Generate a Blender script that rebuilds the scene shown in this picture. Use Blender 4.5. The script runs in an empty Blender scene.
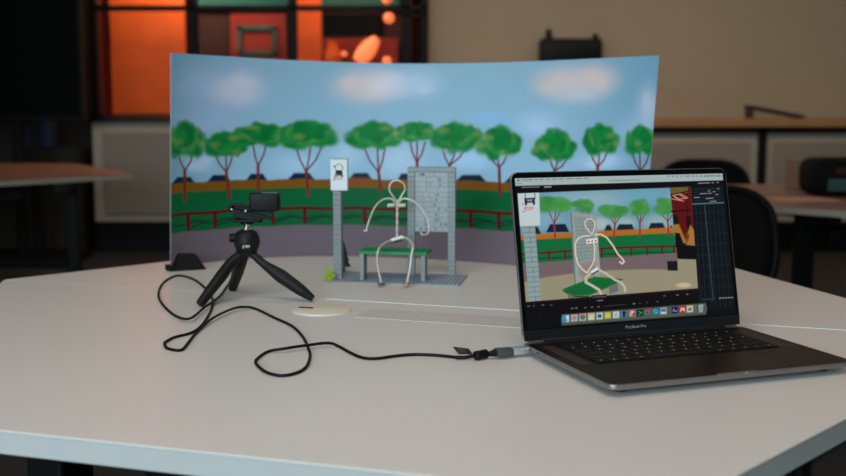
import bpy, bmesh, math, random
import numpy as np
from mathutils import Vector, Matrix

random.seed(7)
rng = np.random.RandomState(11)
PI = math.pi
S = bpy.context.scene
COL = S.collection
T0 = 0.74                      # table top height above the floor

# ------------------------------------------------------------------ camera
FPX, PITCH, CH = 1060.0, math.radians(6.88), 0.337
cam_d = bpy.data.cameras.new('camera')
cam = bpy.data.objects.new('camera', cam_d)
COL.objects.link(cam)
cam.location = (0, 0, T0 + CH)
cam.rotation_euler = (PI / 2 - PITCH, 0, 0)
cam_d.sensor_width = 36
cam_d.lens = 36 * FPX / 846
cam_d.clip_start = 0.05
cam_d.dof.use_dof = True
cam_d.dof.focus_distance = 1.56
cam_d.dof.aperture_fstop = 4.3
S.camera = cam

# ------------------------------------------------------------------ world, lights, exposure
w = bpy.data.worlds.new('world'); S.world = w
w.use_nodes = True
w.node_tree.nodes['Background'].inputs[0].default_value = (0.55, 0.6, 0.7, 1)
w.node_tree.nodes['Background'].inputs[1].default_value = 0.15
S.view_settings.view_transform = 'Standard'
S.view_settings.look = 'None'
S.view_settings.gamma = 1
S.view_settings.use_curve_mapping = False
S.view_settings.exposure = 0.0

def area(name, loc, target, sx, sy, power, color, spread=PI):
    d = bpy.data.lights.new(name, 'AREA')
    d.shape = 'RECTANGLE'; d.size = sx; d.size_y = sy; d.energy = power; d.color = color
    d.spread = spread
    o = bpy.data.objects.new(name, d); COL.objects.link(o)
    o.location = loc
    o.rotation_euler = (Vector(target) - Vector(loc)).to_track_quat('-Z', 'Y').to_euler()
    return o
area('daylight_window', (-1.2, -2.3, 1.75), (0, 2, 1.0), 3.6, 1.7, 165, (0.66, 0.90, 1.0))
area('ceiling_lamp_table', (-0.3, 0.5, 2.8), (-0.3, 0.5, 0), 1.5, 1.2, 20, (1.0, 0.88, 0.78))
area('warm_fill_middle', (0.5, 2.3, 2.8), (0.5, 2.3, 0), 1.2, 1.0, 6.5, (1.0, 0.72, 0.52))  # unseen warm fill, added to brighten the far part of the table
area('ceiling_lamp_rear', (0.6, 6.3, 2.75), (0.6, 6.9, 0), 5.5, 0.8, 44, (1.0, 0.83, 0.66))

# ------------------------------------------------------------------ helpers
def lin(c):
    return tuple(((v / 255) / 12.92 if v / 255 <= 0.04045 else ((v / 255 + 0.055) / 1.055) ** 2.4) for v in c)

def mat(name, rgb, rough=0.5, metal=0.0, noise=0.0, nscale=20, spec=0.5, emit=None, estr=0, bump=0.0, bscale=200, alpha=1, trans=0):
    m = bpy.data.materials.new(name); m.use_nodes = True
    nt = m.node_tree; b = nt.nodes['Principled BSDF']
    col = lin(rgb)
    b.inputs['Base Color'].default_value = (*col, 1)
    b.inputs['Roughness'].default_value = rough
    b.inputs['Metallic'].default_value = metal
    b.inputs['Specular IOR Level'].default_value = spec
    if trans: b.inputs['Transmission Weight'].default_value = trans
    if alpha < 1: b.inputs['Alpha'].default_value = alpha
    tc = nt.nodes.new('ShaderNodeTexCoord')
    if noise:
        n = nt.nodes.new('ShaderNodeTexNoise'); n.inputs['Scale'].default_value = nscale; n.inputs['Detail'].default_value = 5
        nt.links.new(tc.outputs['Object'], n.inputs['Vector'])
        r = nt.nodes.new('ShaderNodeValToRGB')
        r.color_ramp.elements[0].position = 0.3; r.color_ramp.elements[1].position = 0.7
        r.color_ramp.elements[0].color = (*[v * (1 - noise) for v in col], 1)
        r.color_ramp.elements[1].color = (*[min(1, v * (1 + noise)) for v in col], 1)
        nt.links.new(n.outputs['Fac'], r.inputs['Fac']); nt.links.new(r.outputs['Color'], b.inputs['Base Color'])
    if bump:
        n2 = nt.nodes.new('ShaderNodeTexNoise'); n2.inputs['Scale'].default_value = bscale
        nt.links.new(tc.outputs['Object'], n2.inputs['Vector'])
        bp = nt.nodes.new('ShaderNodeBump'); bp.inputs['Strength'].default_value = bump; bp.inputs['Distance'].default_value = 0.002
        nt.links.new(n2.outputs['Fac'], bp.inputs['Height']); nt.links.new(bp.outputs['Normal'], b.inputs['Normal'])
    if emit is not None:
        b.inputs['Emission Color'].default_value = (*lin(emit), 1); b.inputs['Emission Strength'].default_value = estr
    return m

def attr_mat(name, rough=0.5, emissive=False, strength=1.0):
    """colour printed on / shown by the surface, kept as a vertex colour layer"""
    m = bpy.data.materials.new(name); m.use_nodes = True
    nt = m.node_tree; b = nt.nodes['Principled BSDF']
    a = nt.nodes.new('ShaderNodeAttribute'); a.attribute_name = 'print'
    if emissive:
        b.inputs['Base Color'].default_value = (0.004, 0.004, 0.005, 1)
        nt.links.new(a.outputs['Color'], b.inputs['Emission Color']); b.inputs['Emission Strength'].default_value = strength
    else:
        nt.links.new(a.outputs['Color'], b.inputs['Base Color'])
    b.inputs['Roughness'].default_value = rough
    b.inputs['Specular IOR Level'].default_value = 0.12 if not emissive else 0.4
    return m

class MB:
    """collects shapes into one mesh"""
    def __init__(s): s.bm = bmesh.new()
    def box(s, x0, x1, y0, y1, z0, z1, bev=0.0, seg=2, M=None):
        r = bmesh.ops.create_cube(s.bm, size=1)
        vs = r['verts']
        for v in vs:
            v.co = Vector(((x0 + x1) / 2 + v.co.x * (x1 - x0), (y0 + y1) / 2 + v.co.y * (y1 - y0), (z0 + z1) / 2 + v.co.z * (z1 - z0)))
        if bev:
            es = list({e for v in vs for e in v.link_edges})
            rr = bmesh.ops.bevel(s.bm, geom=es, offset=bev, segments=seg, affect='EDGES', profile=0.5)
            vs = list({v for f in rr['faces'] for v in f.verts} | {v for v in vs if v.is_valid})
        if M is not None:
            for v in vs: v.co = M @ v.co
        return s
    def cyl(s, p0, p1, r0, r1=None, seg=20):
        r1 = r0 if r1 is None else r1
        p0, p1 = Vector(p0), Vector(p1); d = p1 - p0
        q = d.to_track_quat('Z', 'Y').to_matrix().to_4x4()
        M = Matrix.Translation((p0 + p1) / 2) @ q
        bmesh.ops.create_cone(s.bm, cap_ends=True, segments=seg, radius1=r0, radius2=max(r1, 1e-5), depth=d.length, matrix=M)
        return s
    def sph(s, c, r, sc=(1, 1, 1), u=20, v=14, M=None):
        mm = Matrix.Translation(c) @ (M or Matrix.Identity(4)) @ Matrix.Diagonal((*sc, 1))
        bmesh.ops.create_uvsphere(s.bm, u_segments=u, v_segments=v, radius=r, matrix=mm)
        return s
    def lathe(s, prof, c=(0, 0, 0), seg=28):
        rings = []
        for (r, z) in prof:
            rings.append([s.bm.verts.new((c[0] + r * math.cos(2 * PI * k / seg), c[1] + r * math.sin(2 * PI * k / seg), c[2] + z)) for k in range(seg)])
        for a, b in zip(rings, rings[1:]):
            for k in range(seg):
                s.bm.faces.new((a[k], a[(k + 1) % seg], b[(k + 1) % seg], b[k]))
        s.bm.faces.new(list(reversed(rings[0]))); s.bm.faces.new(rings[-1])
        return s
    def prism(s, pts, z0, z1, bev=0.0, seg=2):
        n = len(pts)
        a = [s.bm.verts.new((p[0], p[1], z0)) for p in pts]; b = [s.bm.verts.new((p[0], p[1], z1)) for p in pts]
        fs = [s.bm.faces.new(list(reversed(a))), s.bm.faces.new(b)]
        for k in range(n): fs.append(s.bm.faces.new((a[k], a[(k + 1) % n], b[(k + 1) % n], b[k])))
        if bev:
            es = list(fs[0].edges) + list(fs[1].edges)
            bmesh.ops.bevel(s.bm, geom=es, offset=bev, segments=seg, affect='EDGES', profile=0.5)
        return s
    def tube(s, pts, rad, seg=10, smooth=6, closed=False, flat=None):
        P = [Vector(p) for p in pts]
        if smooth > 1: P = spline(P, smooth, closed)
        n = len(P)
        R = rad if hasattr(rad, '__len__') else None
        if R is not None:
            R = list(np.interp(np.linspace(0, 1, n), np.linspace(0, 1, len(R)), R))
        rings = []; up = None
        for i in range(n):
            a = P[i - 1] if (i > 0 or closed) else P[i]; b = P[(i + 1) % n] if (i < n - 1 or closed) else P[i]
            t = (b - a).normalized()
            if up is None: up = t.orthogonal().normalized()
            up = (up - t * up.dot(t)).normalized(); si = t.cross(up)
            r = R[i] if R is not None else rad
            rings.append([s.bm.verts.new(P[i] + (up * math.cos(2 * PI * k / seg) + si * math.sin(2 * PI * k / seg)) * r) for k in range(seg)])
        m = n if closed else n - 1
        for i in range(m):
            a, b = rings[i], rings[(i + 1) % n]
            for k in range(seg):
                s.bm.faces.new((a[k], a[(k + 1) % seg], b[(k + 1) % seg], b[k]))
        if not closed:
            s.bm.faces.new(list(reversed(rings[0]))); s.bm.faces.new(rings[-1])
        return s
    def build(s, name, m, parent=None, smooth=None, loc=None, rot=None):
        bmesh.ops.recalc_face_normals(s.bm, faces=s.bm.faces[:])
        me = bpy.data.meshes.new(name); s.bm.to_mesh(me); s.bm.free()
        if m: me.materials.append(m)
        if smooth is not None and len(me.polygons):
            me.polygons.foreach_set('use_smooth', [True] * len(me.polygons))
            me.set_sharp_from_angle(angle=math.radians(smooth))
        o = bpy.data.objects.new(name, me); COL.objects.link(o)
        if parent: o.parent = parent
        if loc: o.location = loc
        if rot: o.rotation_euler = rot
        return o

def spline(P, k, closed=False):
    out = []; n = len(P)
    rngi = range(n if closed else n - 1)
    for i in rngi:
        p1, p2 = P[i], P[(i + 1) % n]
        p0 = P[i - 1] if (i > 0 or closed) else p1 + (p1 - p2)
        p3 = P[(i + 2) % n] if (i < n - 2 or closed) else p2 + (p2 - p1)
        for j in range(k):
            t = j / k
            out.append(0.5 * ((2 * p1) + (p2 - p0) * t + (2 * p0 - 5 * p1 + 4 * p2 - p3) * t * t + (3 * p1 - p0 - 3 * p2 + p3) * t ** 3))
    if not closed: out.append(P[-1])
    return out

def tag(o, label, cat, group=None, kind=None):
    o['label'] = label; o['category'] = cat
    if group: o['group'] = group
    if kind: o['kind'] = kind
    return o
def thing(name, label, cat, loc=(0, 0, 0), rz=0, group=None):
    o = bpy.data.objects.new(name, None); COL.objects.link(o)
    o.location = loc; o.rotation_euler = (0, 0, rz); o.empty_display_size = 0.05
    return tag(o, label, cat, group)
def struct(o): o['kind'] = 'structure'; return o
def dup(root, loc, rz, label, group=None):
    r = root.copy(); COL.objects.link(r); r.location = loc; r.rotation_euler = (0, 0, rz); r['label'] = label
    if group: r['group'] = group
    def rec(src, dst):
        for ch in [c for c in bpy.data.objects if c.parent == src]:
            c = ch.copy(); COL.objects.link(c); c.parent = dst; rec(ch, c)
    rec(root, r)
    return r

# survey helpers: direction of sight through a measured point of the reference
def ray(px, py):
    X = (px - 423) / FPX; U = (238 - py) / FPX
    return Vector((X, math.cos(PITCH) + U * math.sin(PITCH), -math.sin(PITCH) + U * math.cos(PITCH)))
def gnd(px, py, z=0.0):        # point on a level plane z above the table top
    r = ray(px, py); t = (z - CH) / r.z
    return Vector((r.x * t, r.y * t, T0 + z))
def at(px, py, Y):             # point at distance Y
    r = ray(px, py); t = Y / r.y
    return Vector((r.x * t, Y, T0 + CH + r.z * t))

# ------------------------------------------------------------------ painting of prints and the display
class Paint:
    def __init__(s, X, Y, base):
        s.X, s.Y = X, Y; s.C = np.zeros(X.shape + (3,)); s.C[:] = lin(base)
    def _mix(s, idx, a, col):
        s.C[idx] = s.C[idx] * (1 - a[:, None]) + np.array(lin(col)) * a[:, None]
    def _bb(s, x0, x1, y0, y1): return np.nonzero((s.X >= x0) & (s.X <= x1) & (s.Y >= y0) & (s.Y <= y1))
    def poly(s, pts, col, soft=0.5, op=1.0):
        P = np.array(pts, float)
        idx = s._bb(P[:, 0].min() - 2, P[:, 0].max() + 2, P[:, 1].min() - 2, P[:, 1].max() + 2)
        x, y = s.X[idx], s.Y[idx]; inside = np.zeros(x.shape, bool); dmin = np.full(x.shape, 1e9)
        for (xa, ya), (xb, yb) in zip(P, np.roll(P, -1, 0)):
            c = ((ya > y) != (yb > y)) & (x < (xb - xa) * (y - ya) / ((yb - ya) if yb != ya else 1e-9) + xa)
            inside ^= c
            dx, dy = xb - xa, yb - ya
            t = np.clip(((x - xa) * dx + (y - ya) * dy) / (dx * dx + dy * dy + 1e-12), 0, 1)
            dmin = np.minimum(dmin, np.hypot(x - xa - t * dx, y - ya - t * dy))
        sd = np.where(inside, dmin, -dmin)
        s._mix(idx, np.clip(sd / soft * 0.5 + 0.5, 0, 1) * op, col)
    def rect(s, x0, y0, x1, y1, col, soft=0.3, op=1.0): s.poly([(x0, y0), (x1, y0), (x1, y1), (x0, y1)], col, soft, op)
    def ell(s, cx, cy, rx, ry, col, soft=0.3, op=1.0):
        m = 1 + soft
        idx = s._bb(cx - rx * m, cx + rx * m, cy - ry * m, cy + ry * m)
        x, y = s.X[idx], s.Y[idx]
        d = np.hypot((x - cx) / rx, (y - cy) / ry)
        a = np.clip((1 + soft - d) / (2 * soft), 0, 1); a = a * a * (3 - 2 * a)
        s._mix(idx, a * op, col)
    def line(s, pts, wd, col, soft=0.5, op=1.0):
        P = np.array(pts, float)
        m = wd + soft + 1
        idx = s._bb(P[:, 0].min() - m, P[:, 0].max() + m, P[:, 1].min() - m, P[:, 1].max() + m)
        x, y = s.X[idx], s.Y[idx]; dmin = np.full(x.shape, 1e9)
        for (xa, ya), (xb, yb) in zip(P[:-1], P[1:]):
            dx, dy = xb - xa, yb - ya
            t = np.clip(((x - xa) * dx + (y - ya) * dy) / (dx * dx + dy * dy + 1e-12), 0, 1)
            dmin = np.minimum(dmin, np.hypot(x - xa - t * dx, y - ya - t * dy))
        s._mix(idx, np.clip((wd / 2 + soft / 2 - dmin) / soft, 0, 1) * op, col)
    def canopy(s, cx, cy, rx, ry, base=(4, 100, 46), n=26, lump=0.38):
        rx *= 1.14; ry *= 1.08
        s.ell(cx, cy, rx * 1.0, ry * 1.0, (98, 148, 90), 0.35, 0.5)
        s.ell(cx, cy, rx * 0.8, ry * 0.78, base, 0.25, 0.95)
        for k in range(n):
            a = rng.uniform(0, 2 * PI); q = math.sqrt(rng.uniform(0, 1)) * 0.82
            v = rng.uniform(-1, 1)
            c = (4 + 20 * max(0, v), 102 + 14 * v, 46 + 8 * v)
            s.ell(cx + rx * q * math.cos(a), cy + ry * q * math.sin(a), rx * lump * rng.uniform(.5, 1.1), ry * lump * rng.uniform(.7, 1.3), c, 0.4, 0.75)
        for k in range(1):
            a = rng.uniform(0, 2 * PI)
            s.ell(cx + rx * .8 * math.cos(a), cy + ry * .6 * math.sin(a), rx * .3, ry * .25, (118, 138, 74), 0.8, 0.4)

def grid_mesh(name, Pts, colors, m, back=None):
    """Pts (R,C,3) front surface; back: offset vector array (1 per column) giving the sheet its thickness"""
    R, C = Pts.shape[:2]
    verts = Pts.reshape(-1, 3); I = np.arange(R * C).reshape(R, C)
    q = np.stack([I[:-1, :-1], I[:-1, 1:], I[1:, 1:], I[1:, :-1]], -1).reshape(-1, 4)
    cols = colors.reshape(-1, 3)
    if back is not None:
        # border loop + coarse back skin
        B = Pts + back
        cs = np.unique(np.r_[np.arange(0, C, 10), C - 1])
        bv = np.stack([B[0, cs], B[-1, cs]], 0)       # 2 x n
        o = len(verts); n = len(cs)
        verts = np.vstack([verts, bv.reshape(-1, 3)])
        cols = np.vstack([cols, np.full((2 * n, 3), 0.75)])
        J = o + np.arange(2 * n).reshape(2, n)
        q2 = [[J[0, k], J[1, k], J[1, k + 1], J[0, k + 1]] for k in range(n - 1)]
        for k in range(n - 1):
            q2.append([I[0, cs[k]], J[0, k], J[0, k + 1], I[0, cs[k + 1]]])
            q2.append([I[-1, cs[k]], I[-1, cs[k + 1]], J[1, k + 1], J[1, k]])
        q2.append([I[0, 0], I[-1, 0], J[1, 0], J[0, 0]]); q2.append([I[0, -1], J[0, -1], J[1, -1], I[-1, -1]])
        q = np.vstack([q, np.array(q2)])
    me = bpy.data.meshes.new(name)
    me.vertices.add(len(verts)); me.vertices.foreach_set('co', verts.astype(np.float32).ravel())
    me.loops.add(len(q) * 4); me.loops.foreach_set('vertex_index', q.astype(np.int32).ravel())
    me.polygons.add(len(q)); me.polygons.foreach_set('loop_start', np.arange(0, len(q) * 4, 4, dtype=np.int32))
    me.update(calc_edges=True)
    me.polygons.foreach_set('use_smooth', [back is not None] * len(q))
    if back is not None: me.set_sharp_from_angle(angle=0.6)
    ca = me.color_attributes.new('print', 'FLOAT_COLOR', 'POINT')
    ca.data.foreach_set('color', np.hstack([cols, np.ones((len(cols), 1))]).astype(np.float32).ravel())
    me.materials.append(m)
    o = bpy.data.objects.new(name, me); COL.objects.link(o)
    return o

# ------------------------------------------------------------------ materials
M = dict(
    wall=mat('wall_paint', (178, 160, 138), 0.9, noise=0.03, nscale=2, bump=0.1),
    darkwall=mat('dark_wall_paint', (52, 50, 46), 0.9, noise=0.05, nscale=3),
    floor=mat('carpet', (36, 31, 29), 0.95, noise=0.3, nscale=60, bump=0.5, bscale=400),
    ceil=mat('ceiling_tile', (190, 185, 178), 0.9, noise=0.02, nscale=8),
    table=mat('white_laminate', (216, 209, 205), 0.42, noise=0.012, nscale=5, spec=0.5),
    tedge=mat('table_edge_band', (198, 196, 194), 0.4, noise=0.01, nscale=8),
    flap=mat('flap_laminate', (205, 196, 190), 0.4, noise=0.01, nscale=9),
    black=mat('black_plastic', (11, 11, 12), 0.5, noise=0.1, nscale=40),
    blackmetal=mat('black_powder_coat', (10, 10, 11), 0.6, noise=0.1, nscale=30),
    rubber=mat('black_rubber', (10, 10, 11), 0.55, noise=0.1, nscale=60),
    tripod=mat('tripod_grip_rubber', (25, 24, 25), 0.5, noise=0.08, nscale=70, bump=0.1, bscale=300),
    chrome=mat('brushed_steel', (200, 196, 190), 0.25, 1.0, noise=0.05, nscale=40),
    lensglass=mat('lens_glass', (10, 12, 18), 0.08, spec=0.9, noise=0.1, nscale=10),
    lego=mat('grey_brick_plastic', (138, 146, 148), 0.4, noise=0.05, nscale=70),
    legolight=mat('pale_brick_plastic', (160, 168, 172), 0.4, noise=0.08, nscale=90),
    marks=mat('dark_teal_marks', (100, 124, 126), 0.5, noise=0.1, nscale=60),
    legobase=mat('blue_grey_brick_plastic', (150, 154, 164), 0.4, noise=0.05, nscale=70),
    legogreen=mat('green_brick_plastic', (6, 134, 74), 0.4, noise=0.05, nscale=70),
    pine=mat('dark_green_plastic', (20, 48, 40), 0.5, noise=0.08, nscale=70),
    lime=mat('lime_plastic', (160, 190, 40), 0.45, noise=0.08, nscale=70),
    wire=mat('pale_twisted_wire', (214, 204, 190), 0.35, 0.35, noise=0.06, nscale=120),
    clay=mat('white_tube', (235, 232, 222), 0.5, noise=0.03, nscale=90),
    brass=mat('brass_terminal', (196, 160, 130), 0.35, 0.6, noise=0.05, nscale=90),
    alu=mat('space_grey_aluminium', (150, 146, 146), 0.4, 0.85, noise=0.03, nscale=60),
    deck=mat('deck_dark_reflection', (48, 37, 33), 0.5, 0.9, noise=0.03, nscale=60),  # same aluminium, with its dark brown reflection put into the colour
    key=mat('key_black', (11, 11, 12), 0.6, spec=0.2, noise=0.1, nscale=80),
    legend=mat('key_legend', (150, 150, 150), 0.6, emit=(190, 190, 200), estr=0.12, noise=0.02),
    bezel=mat('bezel_glass', (7, 7, 8), 0.22, noise=0.05, nscale=20),
    chin=mat('bezel_chin', (26, 27, 30), 0.35, noise=0.05, nscale=30),
    greyp=mat('adapter_grey', (88, 90, 94), 0.4, 0.5, noise=0.05, nscale=90),
    silver=mat('plug_metal', (205, 205, 205), 0.35, 0.7, noise=0.03, nscale=90),
    cream=mat('cream_plastic', (226, 214, 197), 0.5, noise=0.02, nscale=40),
    white=mat('white_card', (226, 230, 236), 0.6, noise=0.01, nscale=40),
    red=mat('red_ink', (190, 70, 80), 0.6, noise=0.03, nscale=40),
    ink=mat('black_ink', (18, 18, 20), 0.6, noise=0.03, nscale=40),
    label=mat('label_fabric', (44, 30, 28), 0.7, noise=0.1, nscale=100),
    panel=mat('perforated_steel_panel', (150, 138, 126), 0.6, noise=0.02, nscale=6, bump=0.2, bscale=90),
    pframe=mat('panel_frame_paint', (178, 168, 154), 0.55, noise=0.02, nscale=6),
    oak=mat('oak_veneer', (176, 128, 84), 0.5, noise=0.12, nscale=9),
    tabletop2=mat('beech_laminate', (150, 108, 88), 0.3, noise=0.05, nscale=6),
    edge2=mat('pale_edge_band', (168, 160, 150), 0.5, noise=0.03, nscale=6),
    mesh=mat('black_mesh_fabric', (15, 14, 14), 0.8, noise=0.3, nscale=150, bump=0.6, bscale=500),
    seat=mat('seat_fabric', (16, 15, 16), 0.9, noise=0.2, nscale=120),
    orange=mat('orange_wall_paint', (225, 92, 20), 0.7, noise=0.10, nscale=4),
    darkred=mat('dark_maroon_paint', (58, 26, 20), 0.8, noise=0.15, nscale=5),
    redp=mat('red_wall_paint', (150, 36, 18), 0.7, noise=0.15, nscale=5),
    teal=mat('teal_paint', (22, 92, 82), 0.7, noise=0.1, nscale=5),
    amber=mat('amber_lamp', (255, 150, 100), 0.4, emit=(255, 120, 70), estr=0.9, noise=0.02),
    tvscreen=mat('switched_off_screen', (3, 3, 3), 0.5, noise=0.05, nscale=5),
    blueitem=mat('blue_fabric', (40, 60, 100), 0.8, noise=0.2, nscale=15),
    kraft=mat('kraft_cardboard', (150, 124, 104), 0.8, noise=0.06, nscale=15),
    pinkpaper=mat('pink_paper', (205, 150, 130), 0.7, noise=0.04, nscale=15),
    tealfab=mat('teal_fabric', (52, 88, 86), 0.8, noise=0.2, nscale=20),
)
gl = mat('window_glass', (255, 255, 255), 0.02, trans=1.0, noise=0.0)
gl.node_tree.nodes['Principled BSDF'].inputs['IOR'].default_value = 1.02
M['glass'] = gl
for k_ in ('black', 'blackmetal', 'rubber', 'tvscreen', 'mesh', 'seat', 'darkwall', 'tripod'):
    M[k_].node_tree.nodes['Principled BSDF'].inputs['Specular IOR Level'].default_value = 0.08 if k_ == 'tvscreen' else 0.22

# ------------------------------------------------------------------ the room
Yb, Yc = 8.45, 8.0
struct(MB().box(-6, 5.2, -2.6, 10.2, -0.1, 0).build('floor', M['floor']))
struct(MB().box(-6, 5.2, -2.6, 10.2, 2.9, 3.0).build('ceiling', M['ceil']))
struct(MB().box(-6.1, -6, -2.6, 10.2, 0, 2.9).build('wall_left', M['wall']))
struct(MB().box(5.2, 5.3, -2.6, 10.2, 0, 2.9).build('wall_right', M['wall']))
struct(MB().box(0.045, 5.2, Yb, Yb + 0.1, 0, 2.9).build('wall_back', M['wall']))
struct(MB().box(-6, -2.56, Yb, Yb + 0.1, 0, 2.9).build('wall_back_left', M['darkwall']))
struct(MB().box(-6, 5.2, -2.7, -2.6, 0, 2.9).build('wall_front', M['wall']))
struct(MB().box(-6, 5.2, 10.2, 10.3, 0, 2.9).build('wall_far', M['redp']))

def zc(py, Y=Yc): return at(423, py, Y).z
def xc(px, Y=Yc): return (px - 423) / FPX * (at(423, 60, Y) - cam.location).length if False else at(px, 60, Y).x

# glazed partition standing on the cabinets (left half of the back)
ztop = zc(118)
g = struct(MB().box(xc(88), xc(427), 8.22, 8.232, ztop, 2.9).build('window_1', M['glass']))
fr = MB()
for a, b in ((83, 90), (184, 192), (286, 294), (402, 410), (421, 428)):
    fr.box(xc(a), xc(b), 8.17, 8.28, ztop, 2.9, 0.004)
fr.box(xc(83), xc(428), 8.17, 8.28, zc(8), zc(3), 0.004)
fr.box(xc(402), xc(428), 8.17, 8.28, zc(15), zc(11.5), 0.004)
fr.box(xc(83), xc(428), 8.17, 8.28, ztop, zc(114), 0.004)
struct(fr.build('trim_1', M['blackmetal']))
# room beyond the glass
def yy(px, py, Y): return at(px, py, Y)
def tall(x0, x1, Y, th=.04):
    a = slab(x0, x1, 0, 10, Y, th); return (a[0], a[1], Y, Y + th, 0, 2.6)
def slab(x0, x1, y0, y1, Y, th=0.04):
    a = at(x0, y1, Y); b = at(x1, y0, Y)
    return (a.x, b.x, Y, Y + th, a.z, b.z)
tag(MB().box(*tall(109, 184, 8.75), 0.006).build('room_divider', M['orange']), 'wide orange divider behind the glass above the grey cabinet', 'divider')
tag(MB().box(*tall(89, 109, 8.8), 0.006).build('room_divider', M['redp']), 'narrow dark red divider behind the glass, left of the wide orange one', 'divider')
tag(MB().box(*tall(296, 321, 8.75), 0.006).build('room_divider', M['orange']), 'narrow orange divider behind the glass beside a dark screen', 'divider')
dw = slab(188, 412, 0, 10, 8.95)
struct(MB().box(dw[0], dw[1], 8.95, 9.0, 0, 2.9).build('wall_display', M['darkred']))
dc = slab(297, 402, 0, 67, 8.42)
tag(MB().box(dc[0], dc[1], 8.42, 8.72, 0, dc[4], .01).build('display_counter', M['darkwall']), 'dark display counter behind the glass hidden by the painted backdrop', 'counter')
dcz = dc[4]
tag(MB().box(*slab(196, 400, -30, 9, 8.9, .049), 0.006).build('display_board', M['teal']), 'long teal board high behind the glass partition', 'board')
pf = thing('picture_frame', 'red picture with a teal ring in a dark frame behind glass', 'picture', at(250, 90, 8.92))
def rel(t, mb_args): return mb_args
L = pf.location
a = slab(232, 286, 14, 100, 8.92)
MB().box(a[0] - L.x, a[1] - L.x, 0, 0.03, a[4] - L.z, a[5] - L.z, 0.004).build('backing', M['redp'], pf)
r = MB()
b = slab(238, 276, 26, 55, 8.9)
for (x0, x1, z0, z1) in ((b[0], b[0] + .03, b[4], b[5]), (b[1] - .03, b[1], b[4], b[5]), (b[0], b[1], b[5] - .03, b[5]), (b[0], b[1], b[4], b[4] + .03)):
    r.box(x0 - L.x, x1 - L.x, -0.03, 0, z0 - L.z, z1 - L.z)
r.build('ring', M['teal'], pf)
tag(MB().box(*slab(322, 398, 38, 80, 8.88, .07), .004).build('wall_panel_board', M['redp']), 'red board behind the glowing orange lamps, below the dark screen', 'board')
ms = thing('wall_screen', 'dark flat screen behind the glass above glowing orange lamps', 'screen', at(350, 37, 8.9))
L = ms.location; a = slab(321, 382, 13, 38, 8.9, 0.05)
MB().box(a[0] - L.x, a[1] - L.x, 0, 0.05, 0, a[5] - L.z, 0.008).build('housing', M['black'], ms)
MB().box(a[0] - L.x + .012, a[1] - L.x - .012, -0.004, 0, .012, a[5] - L.z - .012).build('glass_panel', M['tvscreen'], ms)
lp = at(358, 62, 8.55); lq = at(377, 38, 8.55)
tag(MB().tube([lp, lp.lerp(lq, .5), lq], [0.05, 0.07, 0.065, 0.03], 16, 8).build('tube_lamp', M['amber'], smooth=60), 'glowing salmon tube lamp leaning behind the glass', 'lamp')
for (x, y, q, lab) in ((389, 18, .042, 'round glowing orange bulb below the crossbar behind the glass'), (387, -1, .04, 'round glowing bulb above the crossbar, cut by the picture top'),
                       (344, 54, .022, 'small dim orange globe left of the leaning tube lamp'), (387, 61, .035, 'small orange globe right of the leaning tube lamp')):
    t = thing('globe_lamp', lab, 'lamp', at(x, y, 8.5 if y != -1 else 8.75), group='globe lamps behind the glass')
    MB().sph((0, 0, 0), q).build('globe', M['amber'], t, smooth=80)
    if y < 30: MB().cyl((0, 0, q * .8), (0, 0, 2.9 - t.location.z), .004).cyl((0, 0, q * .8), (0, 0, q * 1.3), q * .35).build('cord', M['blackmetal'], t)
    else: MB().cyl((0, 0, dcz - t.location.z), (0, 0, -q * .8), .012).build('stem', M['blackmetal'], t)
tag(MB().lathe([(0.05, 0), (0.07, .05), (0.06, .12), (.035, .19), (.045, .22)], (at(333, 66, 8.6).x, 8.6, dcz)).build('vase', M['orange'], smooth=50), 'orange vase behind the glass under the dark screen', 'vase')
def plight(name, loc, power, color, r=0.12):
    d = bpy.data.lights.new(name, 'POINT'); d.energy = power; d.color = color; d.shadow_soft_size = r
    o = bpy.data.objects.new(name, d); COL.objects.link(o); o.location = loc
plight('display_room_fill', (-1.9, 8.42, 2.4), 34, (1.0, 0.75, 0.55))  # unseen point lights added to brighten what stands behind the glass
plight('display_room_fill', (-0.6, 8.36, 2.3), 14, (1.0, 0.6, 0.4))

# cabinet row
def cabinet(px0, px1, label, top=True):
    x0, x1 = xc(px0), xc(px1); zb, zt = zc(222), zc(127) if top else ztop
    t = thing('low_cabinet', label, 'cabinet', ((x0 + x1) / 2, 8.2, 0), group='low cabinets along the back wall')
    hw = (x1 - x0) / 2
    MB().box(-hw + .002, hw - .002, -0.17, 0.22, zb, zt - 0.004, 0.004).build('body', M['pframe'], t)
    f = MB()
    f.box(-hw, -hw + .03, -0.205, -0.172, zb - .03, zt - .002).box(hw - .03, hw, -0.205, -0.172, zb - .03, zt - .002) if top else None
    for s_ in (): f.box(s_ * hw - (0.03 if s_ > 0 else 0), s_ * hw + (0.03 if s_ < 0 else 0), -0.205, -0.172, 0.0, zt - .002)
    if top:
        f.box(-hw, hw, -0.205, -0.172, zt - 0.045, zt - .002).box(-hw, hw, -0.205, -0.172, zb - .03, zb)
        f.build('frame', M['blackmetal'], t)
    else:
        for za, zz in ((zt - .03, zt - .002), (zb - .03, zb)): MB().box(-hw, hw, -0.205, -0.172, za, zz).build('rail', M['blackmetal'], t)
    MB().box(-hw, hw, -.15, .2, 0, zb - .031).build('plinth', M['black'], t)
    m_ = MB(); m_.box(-hw + .09, hw - .09, -0.186, -0.172, zb + .06, zt - .11, 0.004)
    m_.build('door_panel', M['panel'], t)
    return t
xs = [88, 244, 418, 592, 766, 940]
names = ['low cabinet with grey panel door under the orange glazed panels, leftmost', 'low cabinet with perforated panel hidden behind the left of the painted backdrop',
         'low cabinet with perforated panel hidden behind the right of the painted backdrop', 'low cabinet with pale panel door between backdrop edge and black upright',
         'low cabinet with pale panel door right of the black upright']
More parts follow.
